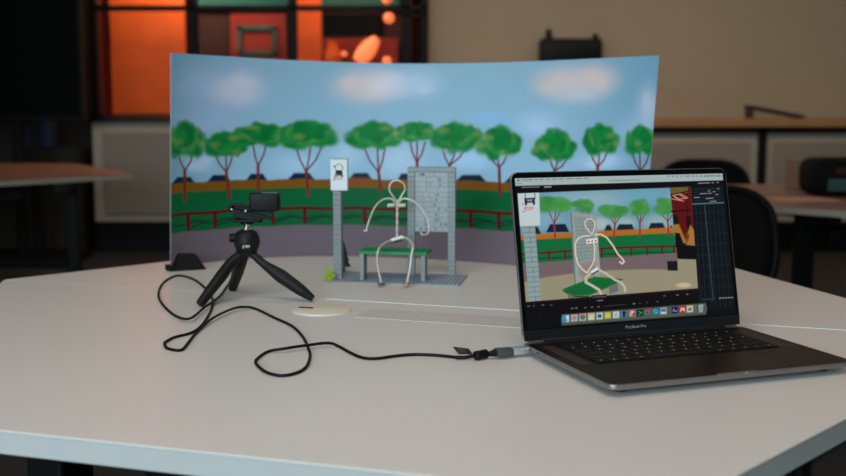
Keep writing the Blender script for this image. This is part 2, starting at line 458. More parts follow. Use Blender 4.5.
for i in range(5): cabinet(xs[i], xs[i + 1], names[i], top=i > 1)
ct = MB().box(xc(430), xc(950), 7.97, 8.44, zc(127), zc(118.5), 0.004)
tag(ct.build('cabinet_worktop', M['oak']), 'long oak top board lying on the low cabinets at the wall', 'worktop')

# dark object on the wall and folded board on the worktop
wb = thing('wall_box', 'black box with two short lugs fixed to the beige wall', 'box', at(572, 62, 8.38))
L = wb.location
a = slab(540, 603, 38, 66, 8.3, 0.12)
MB().box(a[0] - L.x, a[1] - L.x, -.08, .06, a[4] - L.z, a[5] - L.z, .03, 3).build('body', M['black'], wb, smooth=50)
for px_ in (549, 596):
    p = at(px_, 38, 8.33)
    MB().cyl((p.x - L.x, -.02, a[5] - L.z - .01), (p.x - L.x, -.02, a[5] - L.z + (.07 if px_ == 549 else .035)), .03, .022).build('lug', M['black'], wb, smooth=40)
bs = MB()
p, q = at(747, 106.5, 8.12), at(802, 117, 8.12)
p.y = q.y = 0
d = (q - p)
ang = math.atan2(d.z, d.x)
fb = thing('folded_board', 'thin dark slanted board lying on the oak cabinet top', 'board', (p.x, 8.12, zc(118.5)))
MB().box(0, d.length * .98, -.1, .1, -.012, .012, .008, M=Matrix.Translation((0, 0, p.z - fb.location.z)) @ Matrix.Rotation(-ang, 4, 'Y')).build('board', M['kraft'] if False else mat('dark_board', (66, 52, 46), .7, noise=.1), fb)
MB().box(.008, .03, -.08, .08, 0, p.z - fb.location.z - .016, .004).build('prop', bpy.data.materials['dark_board'], fb)

# ------------------------------------------------------------------ background tables
def poly_table(name, label, pts, z, mtop, medge, legs, group=None):
    cx = sum(p[0] for p in pts) / len(pts); cy = sum(p[1] for p in pts) / len(pts)
    t = thing(name, label, 'table', (cx, cy, 0), group=group)
    P = [(p[0] - cx, p[1] - cy) for p in pts]
    MB().prism([(x * .9985, y * .9985) for x, y in P], z - 0.0262, z - 0.0012).build('edge_band', medge, t)
    MB().prism(P, z - 0.003, z, 0.001).build('tabletop', mtop, t)
    for (x, y, a) in legs:
        l = MB(); x -= cx; y -= cy
        l.box(-.03, .03, -.04, .04, 0.05, z - .07, .006)
        l.box(-.028, .028, -.33, .33, 0.0, 0.045, .008).box(-.025, .025, -.3, .3, z - .075, z - .027, .006)
        l.build('leg', M['blackmetal'], t, loc=(x, y, 0), rot=(0, 0, a))
    return t
zl = T0
# left rear table (corner points to the right)
A = gnd(133, 173.5); 
tb = poly_table('meeting_table', 'beech topped meeting table on black legs at left rear', [(-3.6, 4.62), (-2.2, 4.86), (A.x, A.y), (-2.2, 6.75), (-3.6, 7.0)], T0, M['tabletop2'], M['edge2'],
                [(-1.84, 5.55, 0.1), (-3.2, 5.7, 0.1)])
MB().box(-.9, .78, -.03, .03, T0 - .12, T0 - .045, .005).build('rail', M['blackmetal'], tb, loc=(-.2, -.35, 0))
MB().box(-1.1, .5, -.02, .02, T0 - .26, T0 - .2, .005).build('crossbar', M['blackmetal'], tb, loc=(-.3, -.2, 0))
tb2 = poly_table('meeting_table', 'pale pinkish topped meeting table at right rear behind the laptop', [(1.22, 3.80), (2.4, 2.55), (3.4, 3.4), (3.0, 4.85), (1.38, 4.85)], T0, M['tabletop2'], M['edge2'],
                 [(1.465, 4.05, 0.0), (2.7, 3.7, 0.0)])
MB().box(-.75, .5, -.03, .03, T0 - .17, T0 - .1, .005).build('rail', M['blackmetal'], tb2, loc=(0, .1, 0))
# things on the right rear table
bg = thing('shoulder_bag', 'dark bag with teal and red patches on the right rear table', 'bag', (1.70, 4.25, T0), .1)
MB().box(-.17, .25, -.1, .1, 0.0, .15, .045, 3).build('body', M['seat'], bg, smooth=50)
MB().box(-.13, .2, -.112, -.098, .02, .07, .006).build('pocket', M['tealfab'], bg)
MB().box(-.1, .22, -.11, -.098, .085, .115, .005).build('stripe', M['darkred'], bg)
tag(MB().box(1.58, 1.70, 4.5, 4.62, T0, T0 + .13, .004).build('cardboard_box', M['kraft']), 'small light brown box left of the dark bag', 'box')
for i, (x, y, a, lab) in enumerate(((1.42, 4.0, .3, 'loose sheet of pinkish paper at the left end of the right rear table'), (1.72, 3.72, -.2, 'loose sheet of pinkish paper in front of the dark bag'))):
    o = MB().box(-.12, .12, -.09, .09, 0, .004).build('paper_sheet', M['pinkpaper'], loc=(x, y, T0), rot=(0, 0, a))
    tag(o, lab, 'paper', 'papers on the right rear table')

# ------------------------------------------------------------------ large screen on a stand, left
tv = thing('display_stand', 'large black switched off screen on a black floor stand at left', 'screen', (-2.75, 7.45, 0))
xr = at(82, 60, 7.42).x + 2.75
zbt = at(40, 121, 7.42).z
MB().box(-1.0, xr, -.03, .04, zbt, 2.1, .01).build('housing', M['black'], tv)
MB().box(-.98, xr - .02, -.034, -.029, zbt + .03, 2.08).build('screen', M['tvscreen'], tv)
for px_ in (18, 35):
    x = at(px_, 140, 7.52).x + 2.75
    MB().box(x - .035, x + .035, .045, .1, .06, zbt + .5, .008).build('post', M['blackmetal'], tv)
MB().box(-.55, .3, -.25, .35, 0.0, .06, .015).build('base', M['blackmetal'], tv)
tag(MB().box(-.09, .09, -.1, .1, 0, .24, .03, 3).build('storage_bin', M['blueitem'], loc=(-2.9, 8.1, T0 + .05)), 'dark blue bin seen between the screen stand posts', 'bin')
tag(MB().box(-3.6, -2.6, 7.9, 8.3, 0, T0 + .05, .01).build('side_cabinet', M['darkwall']), 'dark low cabinet behind the screen stand at far left', 'cabinet')

# ------------------------------------------------------------------ office chairs
def chair(label, loc, rz):
    t = thing('office_chair', label, 'chair', loc, rz, 'black mesh backed office chairs')
    # faces -y ; back at +y side
    def bp(u, v):  # u -1..1, v 0..1 back surface
        wv = 0.225 * (1 - .10 * (2 * v - 1) ** 2)
        return Vector((u * wv, .20 + .05 * v - .05 * (1 - u * u) * -1 * 0.6, .46 + .36 * v))
    ring = []
    for k in range(28):
        a = 2 * PI * k / 28; c, s_ = math.cos(a), math.sin(a)
        u = math.copysign(abs(c) ** .55, c); v = .5 + .5 * math.copysign(abs(s_) ** .55, s_)
        ring.append(bp(u, v))
    MB().tube(ring, .014, 8, 2, closed=True).build('back_frame', M['black'], t, smooth=60)
    m_ = MB(); n = 12
    gr = [[None] * (n + 1) for _ in range(n + 1)]
    for i in range(n + 1):
        for j in range(n + 1):
            x, y = 2 * i / n - 1, 2 * j / n - 1
            k = max(abs(x), abs(y)); l = (abs(x) ** 3.2 + abs(y) ** 3.2) ** (1 / 3.2) or 1
            x, y = x * k / l, y * k / l
            gr[i][j] = m_.bm.verts.new(bp(x * .98, .5 + .49 * y))
    for i in range(n):
        for j in range(n): m_.bm.faces.new((gr[i][j], gr[i + 1][j], gr[i + 1][j + 1], gr[i][j + 1]))
    o = m_.build('backrest', M['mesh'], t, smooth=60)
    sm = o.modifiers.new('thickness', 'SOLIDIFY'); sm.thickness = .006
    MB().box(-.24, .24, -.24, .2, .42, .48, .028, 3).build('seat', M['seat'], t, smooth=50)
    MB().tube([(0, .05, .4), (0, .24, .38), (0, .285, .5), (0, .285, .6)], .018, 8, 6).build('back_support', M['black'], t, smooth=60)
    MB().cyl((0, 0, .1), (0, 0, .42), .025).build('gas_column', M['blackmetal'], t, smooth=40)
    b = MB()
    for k in range(5):
        a = 2 * PI * k / 5 + .3
        b.tube([(0, 0, .12), (.15 * math.cos(a), .15 * math.sin(a), .1), (.29 * math.cos(a), .29 * math.sin(a), .075)], [.026, .014], 8, 3)
    b.build('star_base', M['black'], t, smooth=50)
    for k in range(5):
        a = 2 * PI * k / 5 + .3; c, s_ = math.cos(a), math.sin(a)
        MB().cyl((.29 * c - .025 * s_, .29 * s_ + .025 * c, .03), (.29 * c + .025 * s_, .29 * s_ - .025 * c, .03), .03).build('caster', M['black'], t, smooth=40)
    return t
ch = chair('black mesh office chair whose back shows right beside the laptop screen', (0.975, 3.22, 0), math.radians(8))
dup(ch, (1.385, 5.12, 0), math.radians(-8), 'black office chair farther back, its top rim showing above the laptop screen')

# ------------------------------------------------------------------ the main table: two trapezoid desks joined
zt = T0
near = poly_table('trapezoid_table', 'white trapezoid table with pale blue edge in the foreground, under the laptop',
                  [(-.640, 1.152), (.2256, .882), (.850, 1.540), (-.838, 2.095)], zt, M['table'], M['tedge'],
                  [(-.53, 1.5, -.3), (.5, 1.3, -.3)])
far = poly_table('trapezoid_table', 'white trapezoid table holding the backdrop and toy bus stop, beyond the seam',
                 [(-.838, 2.0985), (.850, 1.5435), (.62, 2.456), (-.176, 2.742)], zt, M['table'], M['tedge'],
                 [(-.55, 2.2, -.3), (.55, 1.95, -.3)])
# bright joint strip along the seam
sd = (Vector((.850, 1.5417, 0)) - Vector((-.838, 2.0967, 0)))
seam = MB(); ang = math.atan2(sd.y, sd.x)
seam.box(.70, sd.length - .01, -.0016, .0016, -.004, .0006)
fil = MB(); fil.box(.02, .695, -.0016, .0016, -.004, .0001)
fil.build('joint_filler', M['table'], near, loc=(-.838 - near.location.x, 2.0967 - near.location.y, T0), rot=(0, 0, ang))
seam.build('joint_strip', M['white'], near, loc=(-.838 - near.location.x, 2.0967 - near.location.y, T0), rot=(0, 0, ang))
# cable flaps let into the near table
c0 = gnd(352, 317.5); 
fl = MB()
for k in range(3):
    fl.box(.002 + k * .105, .103 + k * .105, .004, .082, -.001, .0006, .0003)
fl.build('cable_flap', M['flap'], near, loc=(c0.x - near.location.x, c0.y - near.location.y, T0), rot=(0, 0, ang))
gm = thing('cable_grommet', 'round cream cable cover with a dark slot set in the tabletop', 'cable cover', gnd(322, 310.5), ang)
MB().lathe([(.05, 0), (.0495, .002), (.046, .003), (.001, .0034)], seg=40).build('cover', M['cream'], gm, smooth=40)
MB().box(-.042, -.016, -.005, .003, .0026, .0042, .001).build('slot', M['ink'], gm)

# ------------------------------------------------------------------ painted backdrop
bot = [(171, 268), (225, 261), (280, 257), (330, 256), (400, 258), (480, 262.5), (515, 266), (580, 272), (641, 280)]
bu = [(b[0] - 171) / 470 for b in bot]
bp = [gnd(b[0], b[1]) for b in bot]
tu = [0, .25, .5, .75, 1]; tp_ = [at(171, 53, 2.20), at(291, 60, 2.40), at(415, 63.5, 2.46), at(540, 61, 2.37), at(659, 55.5, 2.17)]
Cn, Rn = 760, 330
u = np.linspace(0, 1, Cn); t = np.linspace(0, 1, Rn)
def fit(us, P, k, deg): return np.polyval(np.polyfit(us, [p[k] for p in P], deg), u)
Bc = np.stack([fit(bu, bp, 0, 4), fit(bu, bp, 1, 4), np.full(Cn, T0 + .0005)], -1)
Tc = np.stack([fit(tu, tp_, k, 4) for k in range(3)], -1)
P3 = Bc[None] * (1 - t)[:, None, None] + Tc[None] * t[:, None, None]
# artwork: X along the sheet, Y height; expressed with the numbers measured on the reference
UU, TT = np.meshgrid(u, t)
ytop = np.interp(UU, tu, [53, 60, 63.5, 61, 55.5]); ytop = np.polyval(np.polyfit(tu, [53, 60, 63.5, 61, 55.5], 4), UU)
ybot = np.polyval(np.polyfit(bu, [b[1] for b in bot], 4), UU)
AX = 171 + UU * (470 + 18 * TT)
AY = ybot + (ytop - ybot) * TT
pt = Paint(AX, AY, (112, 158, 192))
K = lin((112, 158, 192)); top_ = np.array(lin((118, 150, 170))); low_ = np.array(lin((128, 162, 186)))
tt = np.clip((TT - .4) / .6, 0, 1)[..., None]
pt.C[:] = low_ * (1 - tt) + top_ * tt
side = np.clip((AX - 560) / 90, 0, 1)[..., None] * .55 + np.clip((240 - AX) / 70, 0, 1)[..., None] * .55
pt.C[:] = pt.C * (1 - side) + np.array(lin((78, 122, 150))) * side  # sheen falloff painted into the print: sky darker at both ends
for (x, y, rx, ry, c, o) in ((222, 88, 44, 22, (140, 160, 190), .5), (238, 90, 24, 13, (170, 172, 190), .75), (246, 80, 14, 10, (178, 176, 190), .4), (205, 118, 30, 14, (140, 160, 192), .5),
        (368, 86, 30, 15, (182, 170, 172), .9), (390, 84, 20, 12, (186, 182, 196), .6), (418, 84, 22, 13, (158, 172, 194), .6), (558, 84, 24, 15, (178, 166, 166), .85), (590, 80, 22, 14, (182, 166, 166), .85), (580, 94, 22, 10, (168, 170, 182), .5),
        (648, 112, 12, 24, (158, 168, 186), .6), (635, 130, 20, 14, (136, 162, 186), .5), (535, 125, 20, 12, (150, 172, 204), .6), (295, 163, 24, 10, (150, 176, 200), .6), (345, 155, 16, 12, (150, 176, 198), .6),
        (400, 162, 22, 14, (156, 176, 198), .6), (200, 160, 14, 10, (165, 185, 214), .5), (470, 162, 20, 10, (150, 178, 212), .5), (600, 162, 20, 8, (165, 185, 214), .5), (490, 120, 20, 10, (120, 160, 200), .4)):
    pt.ell(x, y, rx, ry, c, .7, o)
    for k in range(5): pt.ell(x + rng.uniform(-.6, .6) * rx, y + rng.uniform(-.5, .5) * ry, rx * .35, ry * .4, c, .6, o * .5)
def row(tv, x): # photo row of an art height
    uu = (x - 171) / (470 + 18 * tv)
    yt = np.polyval(np.polyfit(tu, [53, 60, 63.5, 61, 55.5], 4), uu); yb = np.polyval(np.polyfit(bu, [b[1] for b in bot], 4), uu)
    return yb + (yt - yb) * tv
def band(t0, t1, col, soft=.006, wob=.002):
    wv = wob * (np.sin(AX * .11) + .6 * np.sin(AX * .27 + 1))
    a = np.clip((TT - t0 + wv) / soft + .5, 0, 1) * np.clip((t1 - TT + wv) / soft + .5, 0, 1)
    pt.C[:] = pt.C * (1 - a[..., None]) + np.array(lin(col)) * a[..., None]
for (x0, x1) in ((170, 197), (206, 233), (245, 269), (286, 317), (347, 374), (397, 412), (452, 487), (501, 530), (545, 580), (600, 632)):
    xm = (x0 + x1) / 2; yb = row(.398, xm); 
    pt.poly([(x0 - 1, yb + 3), (x0 + (x1 - x0) * .28, yb - 7), (x0 + (x1 - x0) * .78, yb - 7), (x1 + 1, yb + 3)], (10, 32, 50), .8)
band(-.1, .402, (106, 68, 14))
pt.poly([(349, row(.4, 350) - 2), (370, row(.4, 370) - 2), (371, row(.4, 370) + 6), (349, row(.4, 350) + 6)], (120, 60, 24), 1, .8)
band(-.1, .357, (3, 80, 44))
for k in range(60):
    x = rng.uniform(171, 641); tv = rng.uniform(.19, .34)
    pt.ell(x, row(tv, x), rng.uniform(8, 22), rng.uniform(1, 3), (2 + rng.uniform(0, 6), 72 + rng.uniform(0, 18), 40 + rng.uniform(0, 10)), .6, .5)
# fence with its painted ground line
post_x = [188, 215, 245, 273, 305, 335, 365, 396, 423, 441, 470, 498, 526, 555, 583, 610, 634]
xr_ = np.linspace(171, 642, 90)
pt.line([(x, row(.205 + .008 * math.sin(x * .2), x)) for x in xr_], 2.2, (12, 46, 34), 1.2, .9)
pt.line([(x, row(.25 + .0025 * math.sin(x * .11), x)) for x in xr_], 3.4, (74, 14, 18), .8)
for x in post_x:
    pt.line([(x, row(.25, x)), (x + .5, row(.178, x))], 4.2, (74, 14, 18), .8)
    pt.line([(x + 3, row(.185, x)), (x + 20, row(.208, x + 20))], 2.2, (12, 44, 34), 1.2, .8)
band(-.1, .163, (92, 81, 90))
for k in range(70):
    x = rng.uniform(171, 641); tv = rng.uniform(.0, .15); v = rng.uniform(-6, 6)
    pt.ell(x, row(tv, x), rng.uniform(14, 40), rng.uniform(.8, 2.2), (92 + v * .7, 81 + v * .7, 90 + v * .7), .6, .5)
BR = (100, 34, 30)
trees = [((186, 138), (18, 17), [(185, 199), (185, 168)], [(178, 148), (194, 150)]),
         ((226, 142), (22, 12), [(230, 196), (227, 170)], [(215, 149), (227, 148), (234, 150)]),
         ((263, 133), (29, 11), [(259, 190), (259, 164)], [(254, 141), (268, 140)]),
         ((309, 133), (29, 14), [(309, 194), (307, 170)], [(297, 144), (312, 141), (323, 145)]),
         ((375, 135), (27, 13), [(381, 191), (379, 172)], [(365, 147), (378, 145), (386, 144)]),
         ((416, 132), (20, 10), [(418, 186), (417, 163)], [(410, 141), (417, 140), (425, 142)]),
         ((455, 137), (24, 15), [(450, 186), (449, 166)], [(442, 148), (456, 145), (465, 148)]),
         ((498, 144), (21, 15), [(499, 196), (498, 168)], [(489, 156), (496, 152), (505, 157)]),
         ((552, 147), (20, 15), [(553, 196), (553, 172)], [(548, 158), (556, 158), (565, 160)]),
         ((599, 140), (17, 15), [(596, 196), (596, 168)], [(588, 150), (598, 152), (606, 152)]),
         ((640, 141), (17, 14), [(640, 192), (640, 172)], [(631, 152), (639, 152), (650, 152)])]
for c, r_, tr, brs in trees:
    x0, y0 = tr[1]
    for bx, by in brs:
        pt.line([(x0, y0), ((x0 + bx) / 2 + (bx - x0) * .12, (y0 + by) / 2 + 1), (bx, by)], 1.7, BR, .9)
    pt.line(tr, 3.0, BR, .9)
for i, (c, r_, tr, brs) in enumerate(trees):
    x, y = c; rx, ry = r_
    pt.canopy(x - rx * .35, y + ry * .15, rx * .62, ry * .8); pt.canopy(x + rx * .4, y + ry * .1, rx * .6, ry * .8); pt.canopy(x, y - ry * .25, rx * .6, ry * .75)
PRINT_GAIN = 1.6
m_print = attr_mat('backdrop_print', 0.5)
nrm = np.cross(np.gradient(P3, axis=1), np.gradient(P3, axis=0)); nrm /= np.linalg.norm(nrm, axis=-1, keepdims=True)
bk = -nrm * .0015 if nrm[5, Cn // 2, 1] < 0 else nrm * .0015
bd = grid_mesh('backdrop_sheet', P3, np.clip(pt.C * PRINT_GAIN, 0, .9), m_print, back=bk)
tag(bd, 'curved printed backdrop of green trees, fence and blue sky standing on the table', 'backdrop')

# wedge foot holding the backdrop
c0 = gnd(189, 269.5)
ft = thing('wedge_stand', 'black wedge shaped foot at the left end of the painted backdrop', 'stand', c0, .55)
fm = MB()
a = [fm.bm.verts.new(v) for v in ((-.038, -.012, 0), (.032, -.022, 0), (.034, .012, 0), (-.036, .014, 0), (-.022, -.004, .034), (.016, -.006, .032), (.014, .009, .034), (-.022, .011, .036))]
for f in ((3, 2, 1, 0), (4, 5, 6, 7), (0, 1, 5, 4), (1, 2, 6, 5), (2, 3, 7, 6), (3, 0, 4, 7)): fm.bm.faces.new([a[k] for k in f])
bmesh.ops.bevel(fm.bm, geom=fm.bm.edges[:], offset=.0025, segments=2, affect='EDGES')
fm.build('wedge', M['black'], ft, smooth=40)
MB().box(-.046, -.034, -.012, .02, 0, .012, .002).build('clip', M['rubber'], ft)

# ------------------------------------------------------------------ toy bus stop made of bricks
P_ = .0080
FLc = gnd(329.5, 283); la = math.radians(-10.2)
def stud_field(m_, x0, x1, y0, y1, z, h=.0017, seg=8):
    for i in range(x0, x1):
        for j in range(y0, y1):
            m_.cyl(((i + .5) * P_, (j + .5) * P_, z), ((i + .5) * P_, (j + .5) * P_, z + h), .0025, seg=seg)
stop = thing('toy_bus_stop', 'toy bus stop of grey bricks with sign post and brick board on a studded plate', 'toy bus stop', FLc, la)
m_ = MB().box(0, 32 * P_, 0, 16 * P_, 0, .003, .0004, 1); stud_field(m_, 0, 32, 0, 16, .003)
m_.build('baseplate', M['legobase'], stop)
def column(x0, x1, y0, y1, z0, z1, mt, name, bh=.0098):
    c = MB(); n = max(1, round((z1 - z0) / bh)); h = (z1 - z0) / n
    for k in range(n): c.box(x0 * P_, x1 * P_, y0 * P_, y1 * P_, z0 + k * h, z0 + (k + 1) * h - .0003, .0004, 1)
    return c.build(name, mt, stop)
column(0, 2, 4, 6, .003, .240, M['lego'], 'sign_post')
yb0, yb1 = 14, 15.6; z0_ = .092
column(16.8, 18.6, yb0, yb1, .003, .2135, M['lego'], 'board_post')
column(27.2, 29, yb0, yb1, .003, .2135, M['lego'], 'board_post')
bl = MB()
for k in range(26):
    x = rng.uniform(19, 27); z = z0_ + (rng.randint(0, 12) + .5) * .0101
    bl.box(x * P_, (x + rng.uniform(.2, .7)) * P_, (yb0 + .3) * P_, (yb0 + .4) * P_, z - .0022, z + .0022)
bl.build('panel_marks', M['marks'], stop)
c = MB().box(16.8 * P_, 29 * P_, yb0 * P_, yb1 * P_, .214, .2225, .0005, 1); stud_field(c, 17, 29, 14, 15, .2225)
c.build('top_beam', M['lego'], stop)
c = MB(); rows = 12; z0, z1 = .092, .2135; h = (z1 - z0) / rows
for k in range(rows):
    x = 17.0; off = 0 if k % 2 else 1
    cuts = [18.65] + [18.65 + off + d for d in ((2, 5) if k % 3 else (3, 6.2))] + [27.15]
    for a_, b_ in zip(cuts, cuts[1:]):
        c.box(a_ * P_ + .0004, b_ * P_ - .0004, (yb0 + .35) * P_, (yb1 - .3) * P_, z0 + k * h + .0004, z0 + (k + 1) * h - .0006, .0003, 1)
c.build('brick_panel', M['legolight'], stop)
c = MB().box(18.6 * P_, 27.2 * P_, (yb0 + .5) * P_, (yb1 - .4) * P_, z0, z1)
c.build('panel_backing', M['legobase'], stop)
# sign on the post
sg = MB().box(-.0035, .0310, 4 * P_ - .004, 4 * P_ - .0004, .180, .242, .0006, 1).build('sign_board', M['white'], stop)
k = MB().box(-.004, .0315, 4 * P_ - .0042, 4 * P_ - .0002, .2410, .2434).box(.0300, .0320, 4 * P_ - .0042, 4 * P_ - .0002, .181, .2434)
k.build('sign_rim', M['legobase'], sg)
yf = 4 * P_ - .0046
ic = MB(); rt = MB()
DZ = Matrix.Translation((-.002, 0, -.006))
ic.box(.0095, .0225, yf, yf + .0008, .2205, .226).box(.0085, .0115, yf, yf + .0008, .2175, .221).box(.0205, .0235, yf, yf + .0008, .2175, .221)
ic.box(.0125, .0195, yf, yf + .0008, .2185, .222)
ic.tube([(.0095, yf + .0004, .226), (.0085, yf + .0004, .232), (.013, yf + .0004, .2375), (.019, yf + .0004, .2375), (.0235, yf + .0004, .232), (.0225, yf + .0004, .226)], .0006, 6, 4)
ic.box(.012, .0205, yf, yf + .0008, .2155, .2225).box(.0075, .0125, yf, yf + .0008, .2135, .2165).box(.0200, .0245, yf, yf + .0008, .2135, .2165)
ic.sph((.0065, yf + .0004, .2335), .0016, (1, .3, 1))
bmesh.ops.transform(ic.bm, matrix=DZ, verts=ic.bm.verts[:])
ic.build('bus_symbol', M['ink'], sg)
for q in (((.008, .2075), (.008, .2125), (.011, .2115), (.009, .210), (.0115, .2085), (.008, .2075)), ((.0135, .2125), (.0135, .2085), (.0165, .2085), (.0165, .2125)), ((.0215, .2125), (.0188, .2118), (.0212, .210), (.0185, .208))):
    rt.tube([(x, yf + .0004, z) for x, z in q], .00055, 6, 1)
bmesh.ops.scale(rt.bm, vec=(1.3, 1, 1.35), space=Matrix.Translation((-.0155, 0, -.2105)), verts=rt.bm.verts[:])
bmesh.ops.transform(rt.bm, matrix=DZ, verts=rt.bm.verts[:])
rt.build('red_lettering', M['red'], sg)

# bench (separate, standing on the plate)
def LP(x, y, z): return FLc + Matrix.Rotation(la, 3, 'Z') @ Vector((x, y, z))
bn = thing('toy_bench', 'toy bench with green studded seat and grey brick legs', 'toy bench', LP(6.9 * P_, 2 * P_, .0048), la)
m_ = MB().box(0, 17 * P_, 0, 7.5 * P_, .0525, .0575, .0004, 1); stud_field(m_, 0, 17, 0, 7, .0575)
m_.build('seat', M['legogreen'], bn)
for (x, y) in ((.2, .3), (15.5, .3)):
    c = MB()
    for k in range(5): c.box(x * P_, (x + 1.0) * P_, y * P_, (y + 3.6) * P_, k * .0105, (k + 1) * .0105 - .0003, .0003, 1)
    c.build('leg', M['lego'], bn)

# pine and flower
pn = thing('toy_pine_tree', 'small dark green toy pine tree standing behind the sign post', 'toy tree', gnd(343.5, 272))
MB().cyl((0, 0, 0), (0, 0, .016), .0035).cyl((0, 0, 0), (0, 0, .002), .007).build('trunk', M['pine'], pn, smooth=40)
c = MB()
for k, (r0, z0, z1) in enumerate(((.0165, .012, .034), (.013, .024, .046), (.009, .037, .063))): c.cyl((0, 0, z0), (0, 0, z1), r0, .002, 16)
c.build('foliage', M['pine'], pn)
fl_ = thing('toy_plant', 'lime green toy plant at the foot of the sign post', 'toy plant', gnd(328.5, 281.5))
MB().tube([(0, 0, 0), (.001, 0, .008), (.003, 0, .014)], .0012, 6, 4).tube([(0, 0, 0), (-.004, 0, .008)], .0012, 6, 2).build('stem', M['lime'], fl_)
for i, (x, y, z) in enumerate(((-.005, 0, .010), (.004, -.002, .016), (.0, .002, .0205), (.009, 0, .011), (.003, -.004, .006))):
    c = MB()
    c.sph((x, y, z), .0042, (1, .8, .7), 10, 8)
    for k in range(5): c.sph((x + .0038 * math.cos(k * 1.257 + i), y, z + .0038 * math.sin(k * 1.257 + i)), .0022, (1, .7, 1), 8, 6)
    c.build('leaf_cluster', M['lime'], fl_, smooth=60)

# ------------------------------------------------------------------ wire figure
fg = thing('wire_figure', 'sitting stick figure bent from pale wire on the green toy bench', 'figure', at(397, 238, 2.085))
O = fg.location
def W(px, py, Y): return at(px, py, Y) - O
wr = .0018
head = [(396.3, 201), (393, 196), (389.5, 190.5), (390.5, 183.5), (396.5, 180.2), (403, 183), (405, 189), (402, 195), (398.3, 201)]
MB().tube([W(x, y, 2.095) for x, y in head] , wr, 8, 6).build('head', M['wire'], fg, smooth=70)
sp = []
for s_ in (0, PI):
    pts = []
    for k in range(25):
        f = k / 24; c_ = W(397.3 - .3 * f, 200 + 37 * f, 2.095 - .01 * f)
        pts.append(c_ + Vector((math.cos(s_ + f * 16) * .0016, math.sin(s_ + f * 16) * .0016, 0)))
    sp.append(pts)
MB().tube(sp[0], .0015, 7, 1).tube(sp[1], .0015, 7, 1).build('spine', M['wire'], fg, smooth=70)
MB().tube([W(396, 206, 2.095), W(394, 201, 2.09), (W(390, 198.5, 2.09)), W(382, 200, 2.085), W(375, 207, 2.075), W(370, 218, 2.065), W(366.5, 229, 2.06), W(367, 230.5, 2.055), W(364, 230.8, 2.055)], wr, 8, 6).build('arm', M['wire'], fg, smooth=70)
MB().tube([W(398, 206, 2.095), W(400, 201, 2.09), W(404, 198.5, 2.09), W(413, 201, 2.085), W(421, 208, 2.075), W(427, 218, 2.065), W(429.3, 229, 2.06), W(427, 234, 2.055), W(422, 234.6, 2.05), W(421, 232, 2.05)], wr, 8, 6).build('arm', M['wire'], fg, smooth=70)
for i, (x0, x1) in enumerate(((387.5, 394.5), (399, 405.5))):
    c = MB(); a_, b_ = W(x0, 205.5, 2.085), W(x1, 205, 2.085)
    for k in range(3):
        p = a_.lerp(b_, (k + .5) / 3); c.sph(p, .0028, (.8, 1, 1.35), 12, 8)
    c.build('shoulder_connector', M['clay'], fg, smooth=60)
    c = MB()
    for k in range(2): c.cyl(a_.lerp(b_, (k + 1) / 3) + Vector((0, -.004, 0)), a_.lerp(b_, (k + 1) / 3) + Vector((0, .003, 0)), .0013, seg=8)
    c.build('screw', M['brass'], fg)
hp0, hp1 = W(391.5, 240.3, 2.08), W(403, 237, 2.08)
MB().cyl(hp0, hp1, .0036, seg=18).build('hip_connector', M['clay'], fg, smooth=40)
lo = Vector((0, -.0005, -.0042))
MB().cyl(hp0 + lo + (hp1 - hp0) * .12, hp1 + lo - (hp1 - hp0) * .12, .0025, seg=12).build('hip_strap', M['ink'], fg, smooth=40)
MB().tube([hp0 + (hp1 - hp0) * .1, W(389, 241, 2.075), W(383, 244.5, 2.045), W(378.5, 250, 2.012), W(377, 259, 2.012), W(378.5, 270, 2.012), W(381.3, 282.5, 2.012)], .0024, 8, 6).build('leg', M['wire'], fg, smooth=70)
MB().tube([hp1 - (hp1 - hp0) * .1, W(406, 238, 2.075), W(410.5, 241.5, 2.045), W(413, 246.5, 2.010), W(411.5, 255, 2.005), W(410, 268, 2.0), W(407, 282.5, 2.0)], .0024, 8, 6).build('leg', M['wire'], fg, smooth=70)
for (x, y, Y, mt) in ((381.3, 284.3, 2.008, 'greyp'), (406.5, 284.3, 2.0, 'brass')):
    c_ = W(x, y, Y)
    ring = [c_ + Vector((.0055 * math.cos(a), .0055 * math.sin(a), 0)) for a in np.linspace(0, 2 * PI, 14, endpoint=False)]
    MB().tube(ring, .0019, 7, 2, closed=True).cyl(c_ + Vector((0, 0, -.0018)), c_ + Vector((0, 0, .001)), .0045, seg=14).build('foot', M[mt], fg, smooth=60)

def letters(name, body, size, ext, mt, parent, loc, rot=(0, 0, 0)):
    tx = bpy.data.curves.new(name, 'FONT'); tx.body = body; tx.size = size; tx.extrude = ext; tx.align_x = 'CENTER'
    to = bpy.data.objects.new(name, tx); COL.objects.link(to)
    bpy.context.view_layer.update()
    me = bpy.data.meshes.new_from_object(to.evaluated_get(bpy.context.evaluated_depsgraph_get()))
    me.materials.clear(); me.materials.append(mt)
    o = bpy.data.objects.new(name, me); COL.objects.link(o); bpy.data.objects.remove(to)
    o.parent = parent; o.location = loc; o.rotation_euler = rot
    return o
